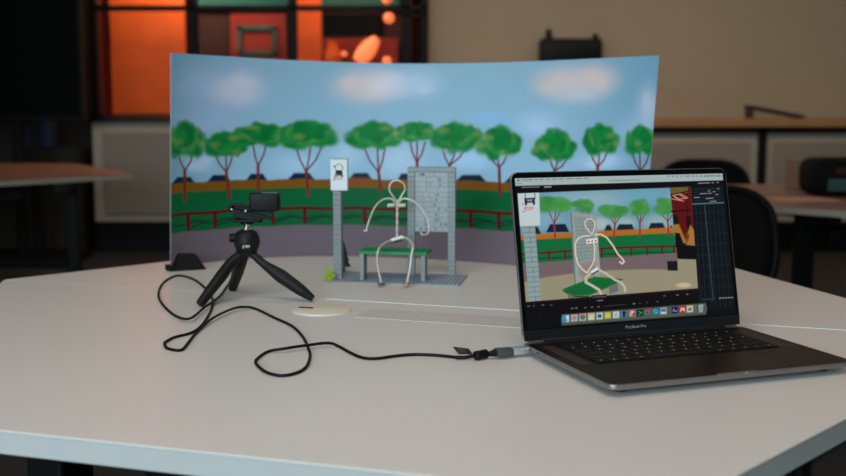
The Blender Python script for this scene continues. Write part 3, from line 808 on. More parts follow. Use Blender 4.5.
# ------------------------------------------------------------------ tripod and camera
hub = at(247, 251, 1.87)
tp = thing('mini_tripod', 'small black tabletop tripod with splayed rubber legs', 'tripod', (hub.x, hub.y, T0))
O = tp.location
def TL(v): return Vector(v) - O
hz = hub.z - T0
def leg(foot, knee, rads):
    top = Vector((0, 0, hz + .004)); k_ = Vector(knee); f_ = Vector(foot)
    MB().tube([top, k_, k_.lerp(f_, .35), k_.lerp(f_, .75), f_], rads, 12, 6).build('leg', M['tripod'], tp, smooth=60)
f1, f2, f3 = gnd(200, 307.5) - O, gnd(313, 302) - O, gnd(233, 290.5) - O
f1.z = f2.z = .006; f3.z = .006
leg(f1, TL(at(232, 262, 1.86)), [.007, .0095, .0105, .009, .0075])
leg(f2, TL(at(264, 264, 1.865)), [.0065, .0075, .0125, .0105, .006])
leg(f3, TL(at(241, 262, 1.89)), [.008, .011, .011, .0095, .009])
zb = at(247, 229.5, 1.87).z - T0
c = MB(); rr = .0225
prof = [(.011, hz - .006), (.018, hz - .002), (rr, hz + .010), (rr + .001, hz + .018), (rr - .001, hz + .028), (.018, zb - .004), (.010, zb)]
c.lathe(prof).build('head_housing', M['tripod'], tp, smooth=60)
MB().cyl((-.020, -.004, hz + .024), (-.030, -.006, hz + .024), .0085, .0075).build('lock_knob', M['black'], tp, smooth=40)
MB().cyl((0, 0, zb - .003), (.0005, 0, zb + .004), .0085).cyl((.0005, 0, zb + .003), (.0015, 0, zb + .014), .0048, .0048).build('ball_stem', M['chrome'], tp, smooth=40)
letters('logo', 'JOBY', .0062, .0002, M['silver'], tp, (.003, -(rr + .0012), hz + .009), (PI / 2, 0, 0))
# phone style clamp plate
MB().box(-.022, .026, -.016, .016, zb + .014, zb + .019, .002).cyl((.001, 0, zb + .010), (.001, 0, zb + .015), .012).build('mount_plate', M['black'], tp, smooth=40)
cm = thing('webcam', 'black box shaped camera with clip mounted on the mini tripod', 'camera', (hub.x, hub.y, T0 + zb + .0195), 0)
O2 = cm.location
a0, a1 = at(250, 211, 1.865), at(279.5, 192.5, 1.865)
MB().box(a0.x - O2.x, a1.x - O2.x, -.014, .012, a0.z - O2.z, a1.z - O2.z, .0035, 3).build('body', M['black'], cm, smooth=40)
MB().box(a0.x - O2.x + .022, a1.x - O2.x - .002, -.013, .0, a1.z - O2.z - .0006, a1.z - O2.z + .0004).build('top_highlight_strip', M['greyp'], cm)  # grey strip added to imitate the highlight along the camera's top
q = at(257, 201, 1.865)
MB().cyl((q.x - O2.x, .010, q.z - O2.z), (q.x - O2.x, .0165, q.z - O2.z), .008).build('lens', M['lensglass'], cm, smooth=40)
# folding clip: hinged arms under and left of the body
c = MB()
def arm(p, q, th, w_=.013):
    p, q = Vector(p), Vector(q); d = q - p; an = math.atan2(d.z, d.x)
    c.box(0, d.length, -w_, w_, -th / 2, th / 2, .001, M=Matrix.Translation(p) @ Matrix.Rotation(-an, 4, 'Y'))
pA, pB = at(233, 204, 1.87) - O2, at(252, 206, 1.87) - O2
pC, pD = at(231, 209, 1.87) - O2, at(272, 218, 1.87) - O2
for v in (pA, pB, pC, pD): v.y = 0
arm(pA, pB, .004); arm(pC, pD, .0055)
pE, pF = at(235, 206.5, 1.87) - O2, at(272, 212, 1.87) - O2
pE.y = pF.y = 0
arm(pE, pF, .0055, .011)
c.build('clip_arm', M['black'], cm)
MB().cyl(pC + Vector((0, -.014, .004)), pC + Vector((0, .014, .004)), .0042).build('hinge', M['black'], cm, smooth=40)
MB().cyl(pC + Vector((.004, -.0165, .001)), pC + Vector((.004, -.0135, .001)), .0014).build('screw', M['chrome'], cm, smooth=40)
MB().cyl(pC + Vector((.028, -.015, -.002)), pC + Vector((.028, -.012, -.002)), .0016).build('screw', M['chrome'], cm, smooth=40)
c = MB()
ang_c = math.atan2((pD - pC).z, (pD - pC).x)
c.box(.008, .058, -.013, .013, -.0125, -.0018, .002, M=Matrix.Translation(pC) @ Matrix.Rotation(-ang_c, 4, 'Y'))
c.build('clip_base', M['black'], cm)

# ------------------------------------------------------------------ laptop
LW, LD = .3579, .2459
BL = Vector((.137, 1.447, T0)); yaw = math.radians(19.8); lid = math.radians(12.3)
lt = thing('laptop', 'open dark grey laptop showing an animation program with the toy bus stop', 'laptop', BL, yaw)
def rrect(x0, x1, y0, y1, r, n=6):
    P = []
    for cx, cy, a0 in ((x1 - r, y1 - r, 0), (x0 + r, y1 - r, PI / 2), (x0 + r, y0 + r, PI), (x1 - r, y0 + r, 3 * PI / 2)):
        for k in range(n + 1): P.append((cx + r * math.cos(a0 + k / n * PI / 2), cy + r * math.sin(a0 + k / n * PI / 2)))
    return P
zb_, zt_ = .002, .0156
b_ = MB().prism(rrect(0, LW, -LD, 0, .0115), zt_ - .0068, zt_, .0012, 3)
lo_ = [b_.bm.verts.new((x, y, zt_ - .0068)) for x, y in rrect(.0008, LW - .0008, -LD + .0008, -.0008, .011)]
hi_ = [b_.bm.verts.new((x, y, .005)) for x, y in rrect(.012, LW - .012, -LD + .012, -.012, .008)]
for k in range(len(lo_)): b_.bm.faces.new((lo_[k], lo_[(k + 1) % len(lo_)], hi_[(k + 1) % len(hi_)], hi_[k]))
b_.bm.faces.new(hi_)
b_.build('base', M['alu'], lt, smooth=40)
MB().prism(rrect(.001, LW - .001, -LD + .001, -.012, .0105), zt_ - .0002, zt_ + .0002).build('palm_rest', M['deck'], lt)
for x in (.03, LW - .03):
    for y in (-.03, -LD + .03):
        MB().cyl((x, y, 0.0002), (x, y, .0065), .009).build('rubber_foot', M['rubber'], lt)
# keyboard 6 rows
kx0, kx1, ky0, ky1 = .0395, LW - .0395, -.145, -.030
MB().prism(rrect(kx0 - .002, kx1 + .002, ky0 - .002, ky1 + .002, .003), zt_ + .0001, zt_ + .0006).build('keyboard_well', M['key'], lt)
kw = (kx1 - kx0) / 14.6; rowsy = np.linspace(ky1, ky0, 7)
rows_ = [[1.3] + [.95] * 13 + [.95], [1] * 13 + [1.6], [1.6] + [1] * 13, [1.85] + [1] * 11 + [1.75], [2.35] + [1] * 10 + [2.25], [1, 1, 1, 1.25, 5.1, 1.25, 1, 1, 1, 1]]
key_proto = {}
lg = MB()
for ri, ws in enumerate(rows_):
    sc = 14.6 / sum(ws); x = kx0
    ya, yb_ = rowsy[ri + 1] + .0011, rowsy[ri] - .0011
    if ri == 0: pass
    for wv in ws:
        wd = wv * sc * kw
        key = round(wd * 1e5), ri == 0
        if key not in key_proto:
            o = MB().box(-wd / 2 + .0011, wd / 2 - .0011, -(yb_ - ya) / 2, (yb_ - ya) / 2, 0, .0012, .0004, 1).build('key', M['key'], lt)
            key_proto[key] = o
        else:
            o = key_proto[key].copy(); COL.objects.link(o); o.parent = lt
        o.location = (x + wd / 2, (ya + yb_) / 2, zt_ + .0006)
        if wd < 1.3 * kw:
            s_ = .0016
            cx, cy = x + wd / 2, (ya + yb_) / 2
            lg.box(cx - s_ * .7, cx + s_ * .7, cy - s_, cy - s_ * .5, zt_ + .0018, zt_ + .0019)
            lg.box(cx - s_ * .25, cx + s_ * .25, cy - s_ * .5, cy + s_, zt_ + .0018, zt_ + .0019)
        x += wd
lg.build('key_legends', M['legend'], lt)
MB().prism(rrect(LW / 2 - .080, LW / 2 + .080, -LD + .006, -.150, .004), zt_ + .0001, zt_ + .00035).build('trackpad', mat('trackpad', (46, 36, 32), .45, .9, noise=.02), lt)  # dark reflection put into this colour too, as on the deck
for s_ in (0, 1):
    x = .014 if s_ == 0 else LW - .032
    MB().box(x, x + .018, -.143, -.032, zt_ + .0001, zt_ + .0003).build('speaker_grille', mat('grille_%d' % s_, (58, 48, 48), .6, .5, noise=.4, nscale=900), lt)
MB().box(LW / 2 - .030, LW / 2 + .030, -LD - .0002, -LD + .006, zt_ - .003, zt_ + .0003, .001).build('thumb_notch', M['alu'], lt, smooth=40)
MB().sph((LW / 2 + .012, -LD, zt_ - .0008), .0018, (1, .5, .6), 10, 8).build('notch_glint_bead', M['silver'], lt, smooth=60)  # silver bead added to imitate a glint at the thumb notch
for i, y in enumerate((-.030, -.052)):
    MB().box(-.0003, .002, y - .0045, y + .0045, .0108, .0134, .0008).build('usb_port', M['ink'], lt)
# hinge bar
MB().cyl((.03, -.006, zt_ + .0005), (LW - .03, -.006, zt_ + .0005), .0045, seg=16).build('hinge', M['chin'], lt, smooth=40)
# lid frame: local x right, y up the lid, z towards the viewer
LH = LD * .972
Ml = Matrix.Translation((0, -.006, zt_ + .001)) @ Matrix.Rotation(PI / 2 - lid, 4, 'X')
def lidpart(mb, name, mt, smooth=None, parent=None):
    o = mb.build(name, mt, parent or lt, smooth=smooth); o.matrix_local = Ml if parent is None else Matrix.Identity(4); return o
lidobj = lidpart(MB().prism(rrect(0, LW, 0, LH, .0115), -.0035, .0006, .001, 2), 'lid', M['alu'], 40)
lidpart(MB().prism(rrect(.0012, LW - .0012, .002, LH - .0012, .0105), .0004, .0010), 'bezel', M['bezel'], None, lidobj)
lidpart(MB().prism(rrect(.0012, LW - .0012, .002, .0165, .001), .0009, .00125), 'chin_strip', M['chin'], None, lidobj)
# rubber gasket removed from view; display
dx0, dx1, dy0, dy1 = .0065, LW - .0065, .0178, LH - .0088
# text under the display
letters('maker_name', 'MacBook Pro', .0062, .0001, mat('bezel_lettering', (150, 150, 155), .6, noise=.02), lidobj, (LW / 2, .0085, .0014))

# display picture: homography from measured reference points to the display rectangle
def homog(src, dst):
    A = []
    for (x, y), (X, Y) in zip(src, dst):
        A.append([x, y, 1, 0, 0, 0, -X * x, -X * y, -X]); A.append([0, 0, 0, x, y, 1, -Y * x, -Y * y, -Y])
    return np.linalg.svd(np.array(A))[2][-1].reshape(3, 3)
RC = [(513.2, 178.8), (720.7, 175.0), (734.2, 320.5), (526.2, 331.5)]
H = homog([(0, 1), (1, 1), (1, 0), (0, 0)], RC)
Cd, Rd = 560, 350
uu = np.linspace(0, 1, Cd); vv = np.linspace(0, 1, Rd); U2, V2 = np.meshgrid(uu, vv)
Wd = H[2, 0] * U2 + H[2, 1] * V2 + H[2, 2]
DX = (H[0, 0] * U2 + H[0, 1] * V2 + H[0, 2]) / Wd; DY = (H[1, 0] * U2 + H[1, 1] * V2 + H[1, 2]) / Wd
d = Paint(DX, DY, (13, 10, 14))
def ql(pts, col, soft=.5, op=1): d.poly(pts, col, soft, op)
# right hand timeline panel
ql([(690, 183), (722, 181), (736, 314), (697, 317)], (12, 19, 24))
# viewport picture, clipped afterwards by repainting its surroundings
vp = [(515.8, 194.2), (688.2, 188.8), (695.6, 293.5), (525, 303.6)]
ql(vp, (112, 164, 184), .5)
for (x, y, rx, ry, c, o) in ((570, 200, 24, 8, (150, 190, 205), .7), (600, 203, 22, 10, (160, 196, 206), .6), (640, 198, 22, 6, (120, 180, 205), .6), (596, 226, 12, 6, (190, 205, 205), .8), (622, 226, 10, 6, (190, 205, 205), .6), (655, 226, 12, 7, (180, 200, 200), .6), (672, 205, 8, 12, (150, 195, 210), .6), (540, 222, 20, 8, (150, 190, 210), .5)):
    d.ell(x, y, rx, ry, c, .7, o)
for (x0, x1, y) in ((525, 540, 232.5), (544, 567, 230), (600, 611, 231.5), (612, 633, 231), (644, 664, 230), (664, 673, 233)):
    ql([(x0, y + 4), (x0 + 4, y - 4.5), (x1 - 4, y - 4.5), (x1, y + 4)], (20, 36, 58), .8)
ql([(515, 236.2), (672, 230.5), (672, 240), (515, 246)], (190, 112, 36), .8)
ql([(515, 241.5), (672, 236), (675, 262), (515, 269)], (18, 112, 62), .8)
d.line([(518, 256), (560, 253.5), (600, 251), (640, 250), (674, 250)], 2.2, (96, 30, 32), .8)
d.line([(518, 261), (560, 259.5), (600, 257), (640, 256), (674, 256)], 1.4, (14, 60, 40), .8, .8)
for x in (534, 547, 563, 599, 613, 628, 644, 659, 671): d.line([(x, 253 - (x - 560) * .03), (x + .3, 261 - (x - 560) * .03)], 2.2, (96, 30, 32), .7)
ql([(515, 265.5), (675, 256.5), (677, 276), (515, 288)], (122, 104, 108), .8)
ql([(522, 284), (545, 279), (575, 275.5), (610, 273.3), (645, 273), (676, 274.5), (700, 277), (700, 300), (520, 308)], (160, 153, 126), 1.0)
def scr_tree(cx, cy, rx, ry, bx, by, br, tb_):
    rx *= 1.18; ry *= 1.1
    for x, y in br: d.line([(bx, by), (x, y)], 1.1, (140, 62, 50), .7)
    d.line([(bx, by), (tb_[0], tb_[1])], 1.7, (150, 58, 44), .7)
    for k in range(22):
        a = rng.uniform(0, 2 * PI); q = math.sqrt(rng.uniform(0, 1)) * .8; v = rng.uniform(-1, 1)
        d.ell(cx + rx * q * math.cos(a), cy + ry * q * math.sin(a), rx * .36, ry * .42, (70 + 14 * v, 152 + 14 * v, 72 + 8 * v), .5, .75)
scr_tree(551, 206, 15, 8, 552, 225, [(546, 211), (554, 209), (559, 211)], (553, 240))
scr_tree(580, 208, 10, 6, 583, 222, [(578, 211), (588, 212)], (583, 230))
scr_tree(610, 212, 12, 7, 612, 227, [(606, 217), (612, 216), (618, 217)], (611, 240))
scr_tree(637, 210, 10, 7.5, 637, 226, [(633, 216), (638, 217), (642, 216)], (637, 239))
scr_tree(661, 209, 10, 7.5, 665, 224, [(658, 216), (665, 216), (670, 217)], (666, 238))
# sign and post at the left of the viewport
ql([(521, 225), (533, 225), (540, 304), (528, 304)], (150, 170, 172), .5)
for k in range(16): d.line([(522 + k * .42, 229 + k * 5), (533.5 + k * .42, 228.4 + k * 5)], .7, (96, 122, 128), .6, .9)
for k in range(8): d.line([(528 + k * .9, 229 + k * 10), (528.2 + k * .9, 234 + k * 10)], .7, (96, 122, 128), .6, .9)
ql([(516, 194.2), (537, 193.4), (538.5, 226.5), (518.4, 227.4)], (206, 220, 224), .5)
d.line([(523.5, 195), (523.6, 200), (533, 199.6), (532.8, 194.5)], .8, (60, 66, 74), .5)
ql([(522.5, 199), (533, 198.4), (533, 203.5), (523, 204)], (36, 40, 48), .6)
ql([(525, 200.5), (531, 200.2), (530, 202), (526, 202.2)], (180, 190, 196), .6, .7)
d.ell(524.3, 204.8, 1.2, 1.6, (36, 40, 48), .3); d.ell(532, 204.4, 1.2, 1.6, (36, 40, 48), .3)
for q in (((523.2, 208), (523.2, 211), (525, 210.8), (523.5, 209.6), (525, 208.2), (523.2, 208)), ((526.3, 208), (526.4, 210.8), (528, 210.8), (528, 207.9)), ((531.4, 207.9), (529.5, 208.3), (531.2, 209.6), (529.4, 210.8))):
    d.line(q, .8, (222, 110, 112), .5)
d.line([(521, 212.6), (523.4, 212.5)], .6, (70, 76, 84), .5); d.line([(521.2, 204), (521.4, 206)], .6, (70, 76, 84), .5)
# board in the viewport
ql([(568, 213.5), (593.5, 217.2), (598, 278), (572.5, 290)], (160, 168, 166), .5)
ql([(571.5, 217), (591, 219.8), (593.5, 262), (575, 266)], (146, 160, 160), .5)
for k in range(12): d.line([(571.6 + .25 * k, 220.5 + k * 3.8), (591 + .2 * k, 222.6 + k * 3.4)], .6, (112, 130, 132), .6, .8)
for k in range(12): d.line([(577 + (k * 5) % 11, 220 + k * 3.7), (577.1 + (k * 5) % 11, 223.5 + k * 3.7)], .6, (112, 130, 132), .5, .8)
d.line([(568.6, 214), (573, 289)], 1.4, (116, 124, 124), .6); ql([(578.5, 268), (592, 264), (592.3, 282), (580, 288)], (160, 153, 126), .6)
ql([(577, 280), (592, 274), (592.5, 262), (575.5, 266)], (150, 128, 128), .8, .6)
# bench in the viewport
ql([(560.5, 291.5), (592, 279.5), (621, 282.5), (612, 288), (587, 298.5), (572, 298)], (16, 112, 54), .5)
for k in range(9): d.line([(564 + k * 3.9, 293.5 - k * 1.3), (580 + k * 4.2, 298 - k * 1.5)], .8, (8, 84, 40), .7, .8)
for k in range(5): d.line([(566 + k * 4, 291.5 + k * 1.6), (596 + k * 4, 280.3 + k * 1.2)], .6, (30, 136, 70), .7, .7)
ql([(561, 292), (572, 298), (587, 299), (587, 300.6), (571, 300), (561, 293.6)], (8, 74, 40), .5)
ql([(606, 289.5), (615, 286.5), (616, 298), (607, 298.5)], (112, 118, 116), .5); ql([(566, 296), (572, 299), (572.5, 304), (566, 304)], (112, 118, 116), .5)
ql([(618, 294), (632, 298), (622, 300), (600, 300)], (148, 152, 152), .7)
# wire figure in the viewport
Wc = (226, 216, 198)
d.line([(589, 236.5), (586.5, 233.5), (583, 229), (582, 224), (584.5, 221), (588.5, 220.5), (592.3, 224), (592, 229), (589.5, 236.5)], 1.1, Wc, .5)
d.line([(587, 238), (582, 238), (576, 240), (572.6, 246), (573, 256), (575.5, 266), (580, 272), (584.5, 275.5)], 1.5, Wc, .6)
d.line([(590.5, 242), (592, 250), (591.8, 262), (589.5, 268), (585, 275)], 1.4, Wc, .6)
d.line([(592, 237), (598, 236.5), (604, 240), (610, 248), (615, 257), (618.5, 260.5), (621.5, 265), (619.5, 267), (617, 265)], 1.6, Wc, .6)
ql([(583.5, 241.5), (594.8, 240), (595.2, 244.6), (584, 246.4)], (236, 230, 220), .5)
for k in range(3): d.ell(586 + k * 3.5, 243.8 - k * .4, .8, .9, (90, 60, 50), .4)
ql([(588, 274), (595, 269.8), (596, 272.5), (589.5, 276.5)], (240, 238, 230), .5); d.line([(589, 277.2), (596, 273.2)], 1.2, (26, 24, 26), .5)
d.line([(588, 276), (583.5, 280.5), (583.5, 285), (590, 288.8), (596.5, 293), (599.5, 299)], 2.6, (206, 196, 180), .6)
d.line([(597, 273), (604, 277), (612, 283), (619, 286.5), (622, 291), (622.5, 295)], 2.2, (206, 196, 180), .6)
# red room at the right of the viewport
ql([(667, 189.3), (688.3, 188.6), (694, 262), (674.5, 262)], (96, 18, 14), .5)
ql([(667.3, 189.4), (685, 188.8), (686, 194.5), (668, 196)], (112, 96, 50), .6)
d.line([(668, 197), (686, 193)], 1.2, (26, 14, 14), .6)
for q in (((670, 197.5), (678, 196), (685, 200), (677, 201.5), (670, 197.5)), ((672, 199.5), (679, 203)), ((676, 196), (683, 201)), ((669, 201), (681, 203.5))): d.line(q, .8, (220, 150, 130), .5)
d.line([(669, 214), (688, 212.5)], 1.6, (26, 12, 12), .6); d.line([(684, 204), (687, 246)], 1.2, (50, 12, 12), .6)
ql([(670, 218), (675, 218), (677, 230), (671, 231)], (30, 14, 16), .6); ql([(683, 220), (688, 219), (689, 229), (684, 230)], (34, 14, 16), .6)
ql([(670, 228), (676, 227), (684, 246), (679, 248), (671, 238)], (170, 118, 60), .7); ql([(684, 240), (688, 228), (693, 236), (694, 262), (684, 262)], (176, 122, 62), .7)
ql([(672, 236), (677, 236.5), (682, 250), (676, 254), (673, 250)], (14, 12, 14), .6); ql([(683, 236), (687, 238), (685, 247)], (120, 60, 30), .6)
ql([(674, 248), (694.2, 250), (695, 264), (675.5, 263)], (12, 9, 11), .6)
ql([(664.3, 265), (675.8, 265), (676, 275.2), (665, 274.8)], (24, 24, 26), .6)
ql([(674.8, 263), (694.5, 263), (697, 294), (676, 295)], (160, 153, 126), .6)
ql([(674, 248), (694.2, 250), (695, 264), (675.5, 263)], (12, 9, 11), .6)
d.ell(681, 290, 8, 2.8, (196, 176, 130), .3); d.ell(681, 290, 6.6, 2, (208, 192, 156), .3)
# repaint the frame round the viewport
bd_ = (13, 10, 14)
ql([(513, 185), (721.5, 181), (721.5, 187.5), (688, 188.6), (515.9, 194), (513, 194)], bd_, .4)
ql([(512, 186), (515.9, 194.2), (525, 303.6), (527, 334), (518, 334), (508, 186)], bd_, .4)
ql([(524, 303.6), (695.6, 293.4), (738, 290), (738, 326), (526, 336)], bd_, .4)
ql([(688.4, 188.5), (722, 187), (735.2, 314.5), (697, 317)], (12, 19, 24), .4)
ql([(528, 320), (560, 318), (560, 331), (529, 333)], (10, 14, 20), 4, .6)
# timeline panel details
for k in range(5): d.line([(690.5 + k * .25, 191.5 + 2.9 * k), (718.5 + k * .25, 190.2 + 2.9 * k)], .5, (52, 64, 74), .5, .7)
for (x, y, l_) in ((696, 185.2, 10), (706, 184.8, 1.5), (710, 184.6, 1.5), (715, 184.4, 1.5), (706, 193, 2), (711, 194, 2), (715.6, 191, 1.4), (698, 196, 6), (706, 195.6, 3), (692, 200, 5), (704, 201, 7), (714, 197, 2), (708, 204, 6)):
    d.line([(x, y), (x + l_, y - .05 * l_)], .9, (150, 160, 168), .5, .8)
d.line([(690.3, 206.6), (721.6, 205.4)], 1.6, (74, 110, 116), .6)
for k in range(7): d.line([(693.5 + k * 4.4, 208.5), (698.5 + k * 5, 313)], .5, (36, 48, 58), .5, .8)
for k in range(9): d.line([(691.5 + k, 216 + k * 11), (723 + k * 1.2, 214.5 + k * 11)], .5, (32, 44, 54), .5, .8)
d.line([(702.5, 208), (711, 306)], 1.3, (52, 62, 70), .6)
for k in range(5): d.line([(717.5 + k * 3, 304.4 - k * .2), (718.7 + k * 3, 304)], 1.2, (150, 156, 160), .5, .8)
d.line([(700, 305.5), (712, 305)], .8, (60, 66, 72), .5)
# menu bar and title strip
ql([(512, 178), (722, 174), (722.2, 182.0), (513.4, 186.4)], (176, 194, 192), .4)
d.line([(513.4, 182.5), (721.6, 178.4)], .5, (150, 166, 166), .5, .6)
d.ell(516.7, 180.8, .9, 1, (20, 20, 22), .3)
for x0, x1 in ((520, 530.5), (533, 535.5), (538, 541), (544, 547), (549.5, 554), (556.5, 561), (564, 570.5), (573, 579), (581.5, 585)): d.line([(x0, 180.6 - (x0 - 513) * .019), (x1, 180.5 - (x1 - 513) * .019)], .9, (84, 96, 98), .5, .8)
for x0, x1 in ((665, 666), (669.5, 671), (674, 675), (678, 679), (682.5, 683.5), (685, 687.5), (690.5, 692), (694, 695), (698, 699.5), (702, 712), (713.5, 719)): d.line([(x0, 177.6), (x1, 177.5)], 1.0, (50, 60, 62), .5, .75)
for x0 in (515, 517, 519): d.line([(x0, 184.2), (x0 + .8, 184.2)], 1, (110, 120, 116), .5, .7)
d.line([(606, 182), (636, 181.3)], .9, (110, 122, 124), .5, .8)
d.line([(520.5, 188), (537, 187.6)], 1.2, (128, 124, 128), .6, .8); d.line([(542.5, 187.8), (548.5, 187.6)], 1.6, (150, 150, 152), .6, .85)
# playback controls and timeline bar
d.line([(524.5, 304.8), (695, 294.8)], .7, (64, 16, 22), .5, .9)
ql([(589, 298.6), (604, 297.6), (604.2, 301.6), (589, 302.4)], (24, 24, 26), .5)
for k in range(5): d.line([(590.5 + k * 2.7, 300.4 - k * .1), (592 + k * 2.7, 300.3 - k * .1)], 1, (104, 104, 104), .5, .8)
d.line([(595, 304), (600, 303.7)], 1.1, (130, 130, 130), .5, .8)
for (x, y, c) in ((527, 308, (110, 110, 112)), (532, 307.6, (80, 80, 84)), (541, 307.2, (110, 110, 112)), (549, 307.5, (90, 90, 92)), (569.5, 311.3, (130, 130, 132)), (573.5, 311, (130, 130, 132)), (582.3, 310.8, (110, 110, 112)), (589, 310.5, (120, 116, 100)), (595.4, 310.2, (120, 116, 104)), (630.6, 308, (110, 150, 150)), (636.5, 307.6, (130, 30, 34)), (643.5, 307, (110, 40, 70)), (654, 306.4, (90, 96, 108)), (661, 300.6, (100, 100, 100)), (674, 300, (120, 120, 120)), (684, 299.5, (120, 120, 120))):
    d.line([(x, y), (x + 1.4, y - .1)], 1.1, c, .6, .85)
d.line([(601, 309.8), (623, 308.4)], .7, (62, 58, 60), .5)
# dock
ql([(560.5, 317.2), (703, 309), (703.4, 320.4), (561, 328)], (84, 96, 84), .8)
d.ell(561, 322.6, 1.6, 5.4, (84, 96, 84), .2); d.ell(702.5, 314.8, 2, 5.7, (84, 96, 84), .2)
def icon(x, c1, shapes, w_=6.2):
    y = 321.4 - (x - 564) * .0560
    ql([(x - w_ / 2, y - 3.3 + .15), (x + w_ / 2, y - 3.3 - .15), (x + w_ / 2, y + 3.3 - .15), (x - w_ / 2, y + 3.3 + .15)], c1, .8)
    for s_ in shapes:
        k = s_[0]
        if k == 'e': d.ell(x + s_[1], y + s_[2], s_[3], s_[4], s_[5], .3)
        if k == 'r': ql([(x + s_[1], y + s_[2]), (x + s_[3], y + s_[2]), (x + s_[3], y + s_[4]), (x + s_[1], y + s_[4])], s_[5], .5)
        if k == 'l': d.line([(x + a, y + b) for a, b in s_[1]], s_[2], s_[3], .5)
icon(564, (64, 160, 222), [('r', 0, -3.3, 3.1, 3.3, (202, 226, 240)), ('l', [(.2, -2), (-.6, .6), (.6, .6), (.2, 2.6)], .5, (20, 40, 70)), ('l', [(-2, 1.6), (0, 2.3), (2, 1.5)], .5, (20, 40, 70))])
icon(572.4, (190, 196, 204), [('e', 0, 0, 2.4, 2.4, (214, 120, 96)), ('e', .4, .2, 1.3, 1.5, (120, 150, 210))])
icon(580.6, (206, 204, 196), [('e', 0, 0, 2.7, 2.7, (60, 130, 80)), ('r', -2.3, -2.5, 2.3, -.8, (190, 60, 46)), ('e', 0, 0, 1.2, 1.2, (70, 110, 190))])
icon(589, (214, 218, 206), [('r', -3.1, -3.3, 3.1, -1.3, (226, 186, 60)), ('l', [(-1.8, .4), (1.8, .3)], .4, (150, 150, 140))])
icon(597.3, (206, 216, 220), [('e', -.2, 0, 2.2, 2.1, (30, 110, 150)), ('e', .5, .8, 1.2, .8, (50, 70, 50))])
icon(605.3, (196, 190, 84), [('r', -2.2, -2, 2.2, 2, (210, 204, 100))])
icon(613.5, (206, 216, 212), [('l', [(-1.4, 1), (0, -1.8), (1.4, .8)], .6, (100, 150, 130)), ('l', [(-1, 1.5), (1, 1.4)], .8, (110, 170, 150))])
icon(621.4, (70, 130, 160), [('r', -1.1, -3, 1.1, 3, (14, 24, 34)), ('e', 0, -1, 1.6, 1.2, (14, 24, 34))])
icon(629.5, (200, 110, 150), [('e', 1.2, .6, 1.4, 2, (190, 50, 110)), ('e', -1.2, 1, 1.4, 1.6, (170, 200, 70)), ('e', 0, -1.4, 1.2, 1.2, (240, 210, 220))])
icon(637.2, (12, 16, 18), [('l', [(-1.2, -1.5), (1.8, 0), (-1, 1.6)], 1.2, (30, 160, 90))])
icon(645, (80, 92, 100), [('e', 0, 0, 2.1, 2.1, (130, 140, 146)), ('e', 0, .1, 1.2, 1.2, (40, 46, 50)), ('e', 2.2, -2.6, 1.5, 1.5, (200, 40, 50))])
icon(653, (30, 110, 140), [('e', 0, 0, 2.5, 2.5, (66, 176, 206)), ('l', [(-1.2, .8), (1.3, -1)], .8, (12, 50, 70))])
icon(660.8, (160, 180, 200), [('r', -2.3, -1.9, 2.3, .4, (60, 96, 160)), ('r', -2.4, 1.4, 2.4, 2.6, (220, 226, 232))])
icon(672.2, (16, 20, 92), [('l', [(-1.8, 1.4), (-1.1, -1.4), (-.4, 1.4)], .55, (150, 150, 240)), ('l', [(.5, .4), (.5, 1.4), (1.8, 1.4), (1.8, .2)], .55, (150, 150, 240))])
icon(680, (204, 24, 30), [('l', [(-1.9, 1.7), (-1.2, -1.6), (0, .6), (1.1, -1.6), (1.9, 1.6)], .9, (240, 220, 220))])
icon(687.4, (206, 214, 190), [('e', -.8, -.6, 1.2, 1.2, (220, 120, 60)), ('e', .9, -.7, 1.1, 1.2, (100, 170, 90)), ('e', .7, .9, 1.1, 1.1, (80, 110, 190)), ('e', -.9, .9, 1.1, 1.1, (180, 70, 130))])
d.line([(693, 310.5), (693.4, 318)], .4, (130, 140, 128), .4)
ql([(696, 310.6), (700.8, 310.3), (700.2, 318), (696.8, 318.2)], (166, 186, 184), .6); ql([(697.3, 312.6), (699.7, 312.5), (699.4, 317), (697.6, 317)], (130, 150, 150), .6)
DP = np.stack([dx0 + U2 * (dx1 - dx0), dy0 + V2 * (dy1 - dy0), np.full(U2.shape, .0013)], -1)
SCREEN = attr_mat('display_light', 0.15, True, 0.8)
dsp = grid_mesh('display', DP, d.C, SCREEN)
dsp.parent = lidobj

# ------------------------------------------------------------------ cables
cab = [(240.5, 262), (233, 274), (226, 286), (219, 297), (205, 307), (190, 318.5), (176, 316), (164, 306), (158.5, 295), (163, 283), (177, 275.5), (193, 279), (205, 288), (212, 298), (212.5, 306),
       (207, 318), (199, 328), (189, 333.5), (175, 337), (166, 341.5), (164.5, 344), (168, 348.5), (181, 350), (188, 343), (197, 332), (213, 318), (232, 309), (243, 307), (255, 308.5), (275, 318), (292, 326), (303, 337), (309, 350), (310, 357), (306, 367),
       (296, 373), (281, 375.5), (266, 372), (256.5, 364), (257, 359), (268, 351.5), (285, 348.5), (305, 345.5), (328, 343), (338, 346), (350, 352.5), (362, 357.5), (376, 358.5), (395, 356), (412, 354.5), (430, 354.8), (445, 356), (458, 357.5)]
cr = .0021
pts = []
for i, (x, y) in enumerate(cab):
    z = cr + .0003
    if 41 <= i <= 43: z += .004
    if 10 <= i <= 14: z += .0
    if i in (3, 4, 5): z += .005
    if i in (25, 26, 27): z += .004
    pts.append(gnd(x, y, z))
pts[0] = Vector((hub.x - .004, hub.y + .012, T0 + .11)); pts[1] = Vector(gnd(232, 277, .02)); pts[2] = gnd(226, 287.5, .004)
pts = [Vector((hub.x - .002, hub.y + .026, T0 + .155))] + pts
cb = thing('usb_cable', 'thin black looping cable from the tripod camera to the laptop', 'cable', gnd(310, 357))
O = cb.location
MB().tube([p - O for p in pts], cr, 8, 5).build('cord', M['rubber'], cb, smooth=70)
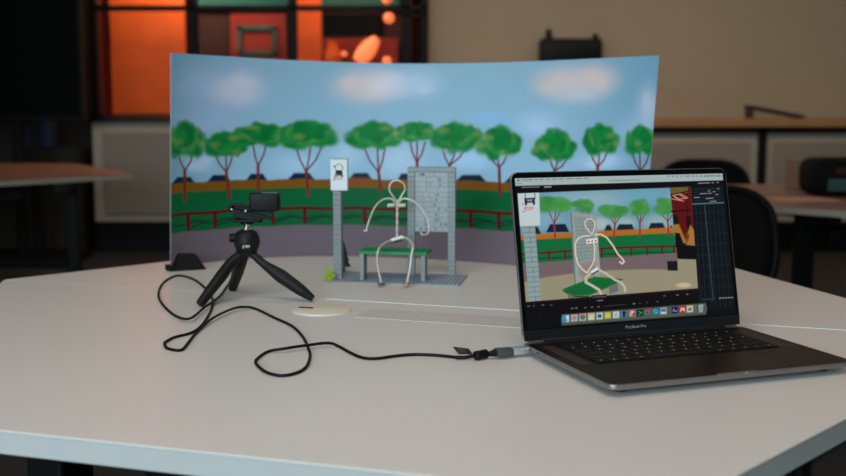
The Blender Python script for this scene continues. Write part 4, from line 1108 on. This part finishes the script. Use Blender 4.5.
def gl_(px, py, z=0): return gnd(px, py, z) - O
MB().tube([gl_(456, 357.4, .0035), gl_(466, 357.3, .004), gl_(476, 355.3, .006)], .0026, 8, 3).build('lead', M['rubber'], cb, smooth=60)
a_, b_ = gl_(474.8, 355.8, .0068), gl_(487, 353.6, .0068)
MB().tube([a_, a_.lerp(b_, .1), a_.lerp(b_, .5), a_.lerp(b_, .9), b_], [.0045, .0066, .0062, .0066, .0045], 14, 4).build('ferrite_bead', M['rubber'], cb, smooth=50)
Rz = Matrix.Rotation(yaw, 3, 'Z')
def side(x, y, z): return BL + Rz @ Vector((x, y, z)) - O
pt0, pt1, pt2, pt3 = side(.003, -.016, .0105), side(-.022, -.016, .0095), side(-.046, -.016, .0085), side(-.056, -.0155, .0075)
def seg_box(p, q, wy, wz, nm, mt, bev=.0015):
    d_ = q - p; an = math.atan2(d_.y, d_.x)
    return MB().box(0, d_.length, -wy, wy, -wz, wz, bev).build(nm, mt, cb, smooth=40, loc=p, rot=(0, 0, an))
seg_box(pt2, pt1, .0080, .0052, 'adapter_body', M['greyp'])
seg_box(pt1, pt0, .0070, .0045, 'plug_shell', M['silver'], .001)
MB().tube([pt3, pt2], [.0034, .0054], 12, 1).build('strain_relief', M['rubber'], cb, smooth=50)
MB().tube([gl_(486, 353.6, .006), gl_(488, 353.8, .0065).lerp(pt3, .5), pt3 + (pt2 - pt3) * .2], .0016, 8, 3).build('thin_lead', M['rubber'], cb, smooth=60)
# fabric flag label
c = MB()
g0 = [gl_(464, 357, .003), gl_(472.5, 356, .004)]
rowsn = []
for k in range(6):
    f = k / 5
    rowsn.append([at(463 - 10.5 * f, 356.5 - 10 * f + 1.5 * math.sin(f * 3.1), 1.442 + .004 * f) - O, at(473 - 1.5 * f - 3 * f * f, 356.5 - 8 * f, 1.442 + .004 * f) - O])
vs = [[c.bm.verts.new(v) for v in r_] for r_ in rowsn]
for k in range(5): c.bm.faces.new((vs[k][0], vs[k][1], vs[k + 1][1], vs[k + 1][0]))
o = c.build('flag_label', M['label'], cb, smooth=60)
sm = o.modifiers.new('thickness', 'SOLIDIFY'); sm.thickness = .0008
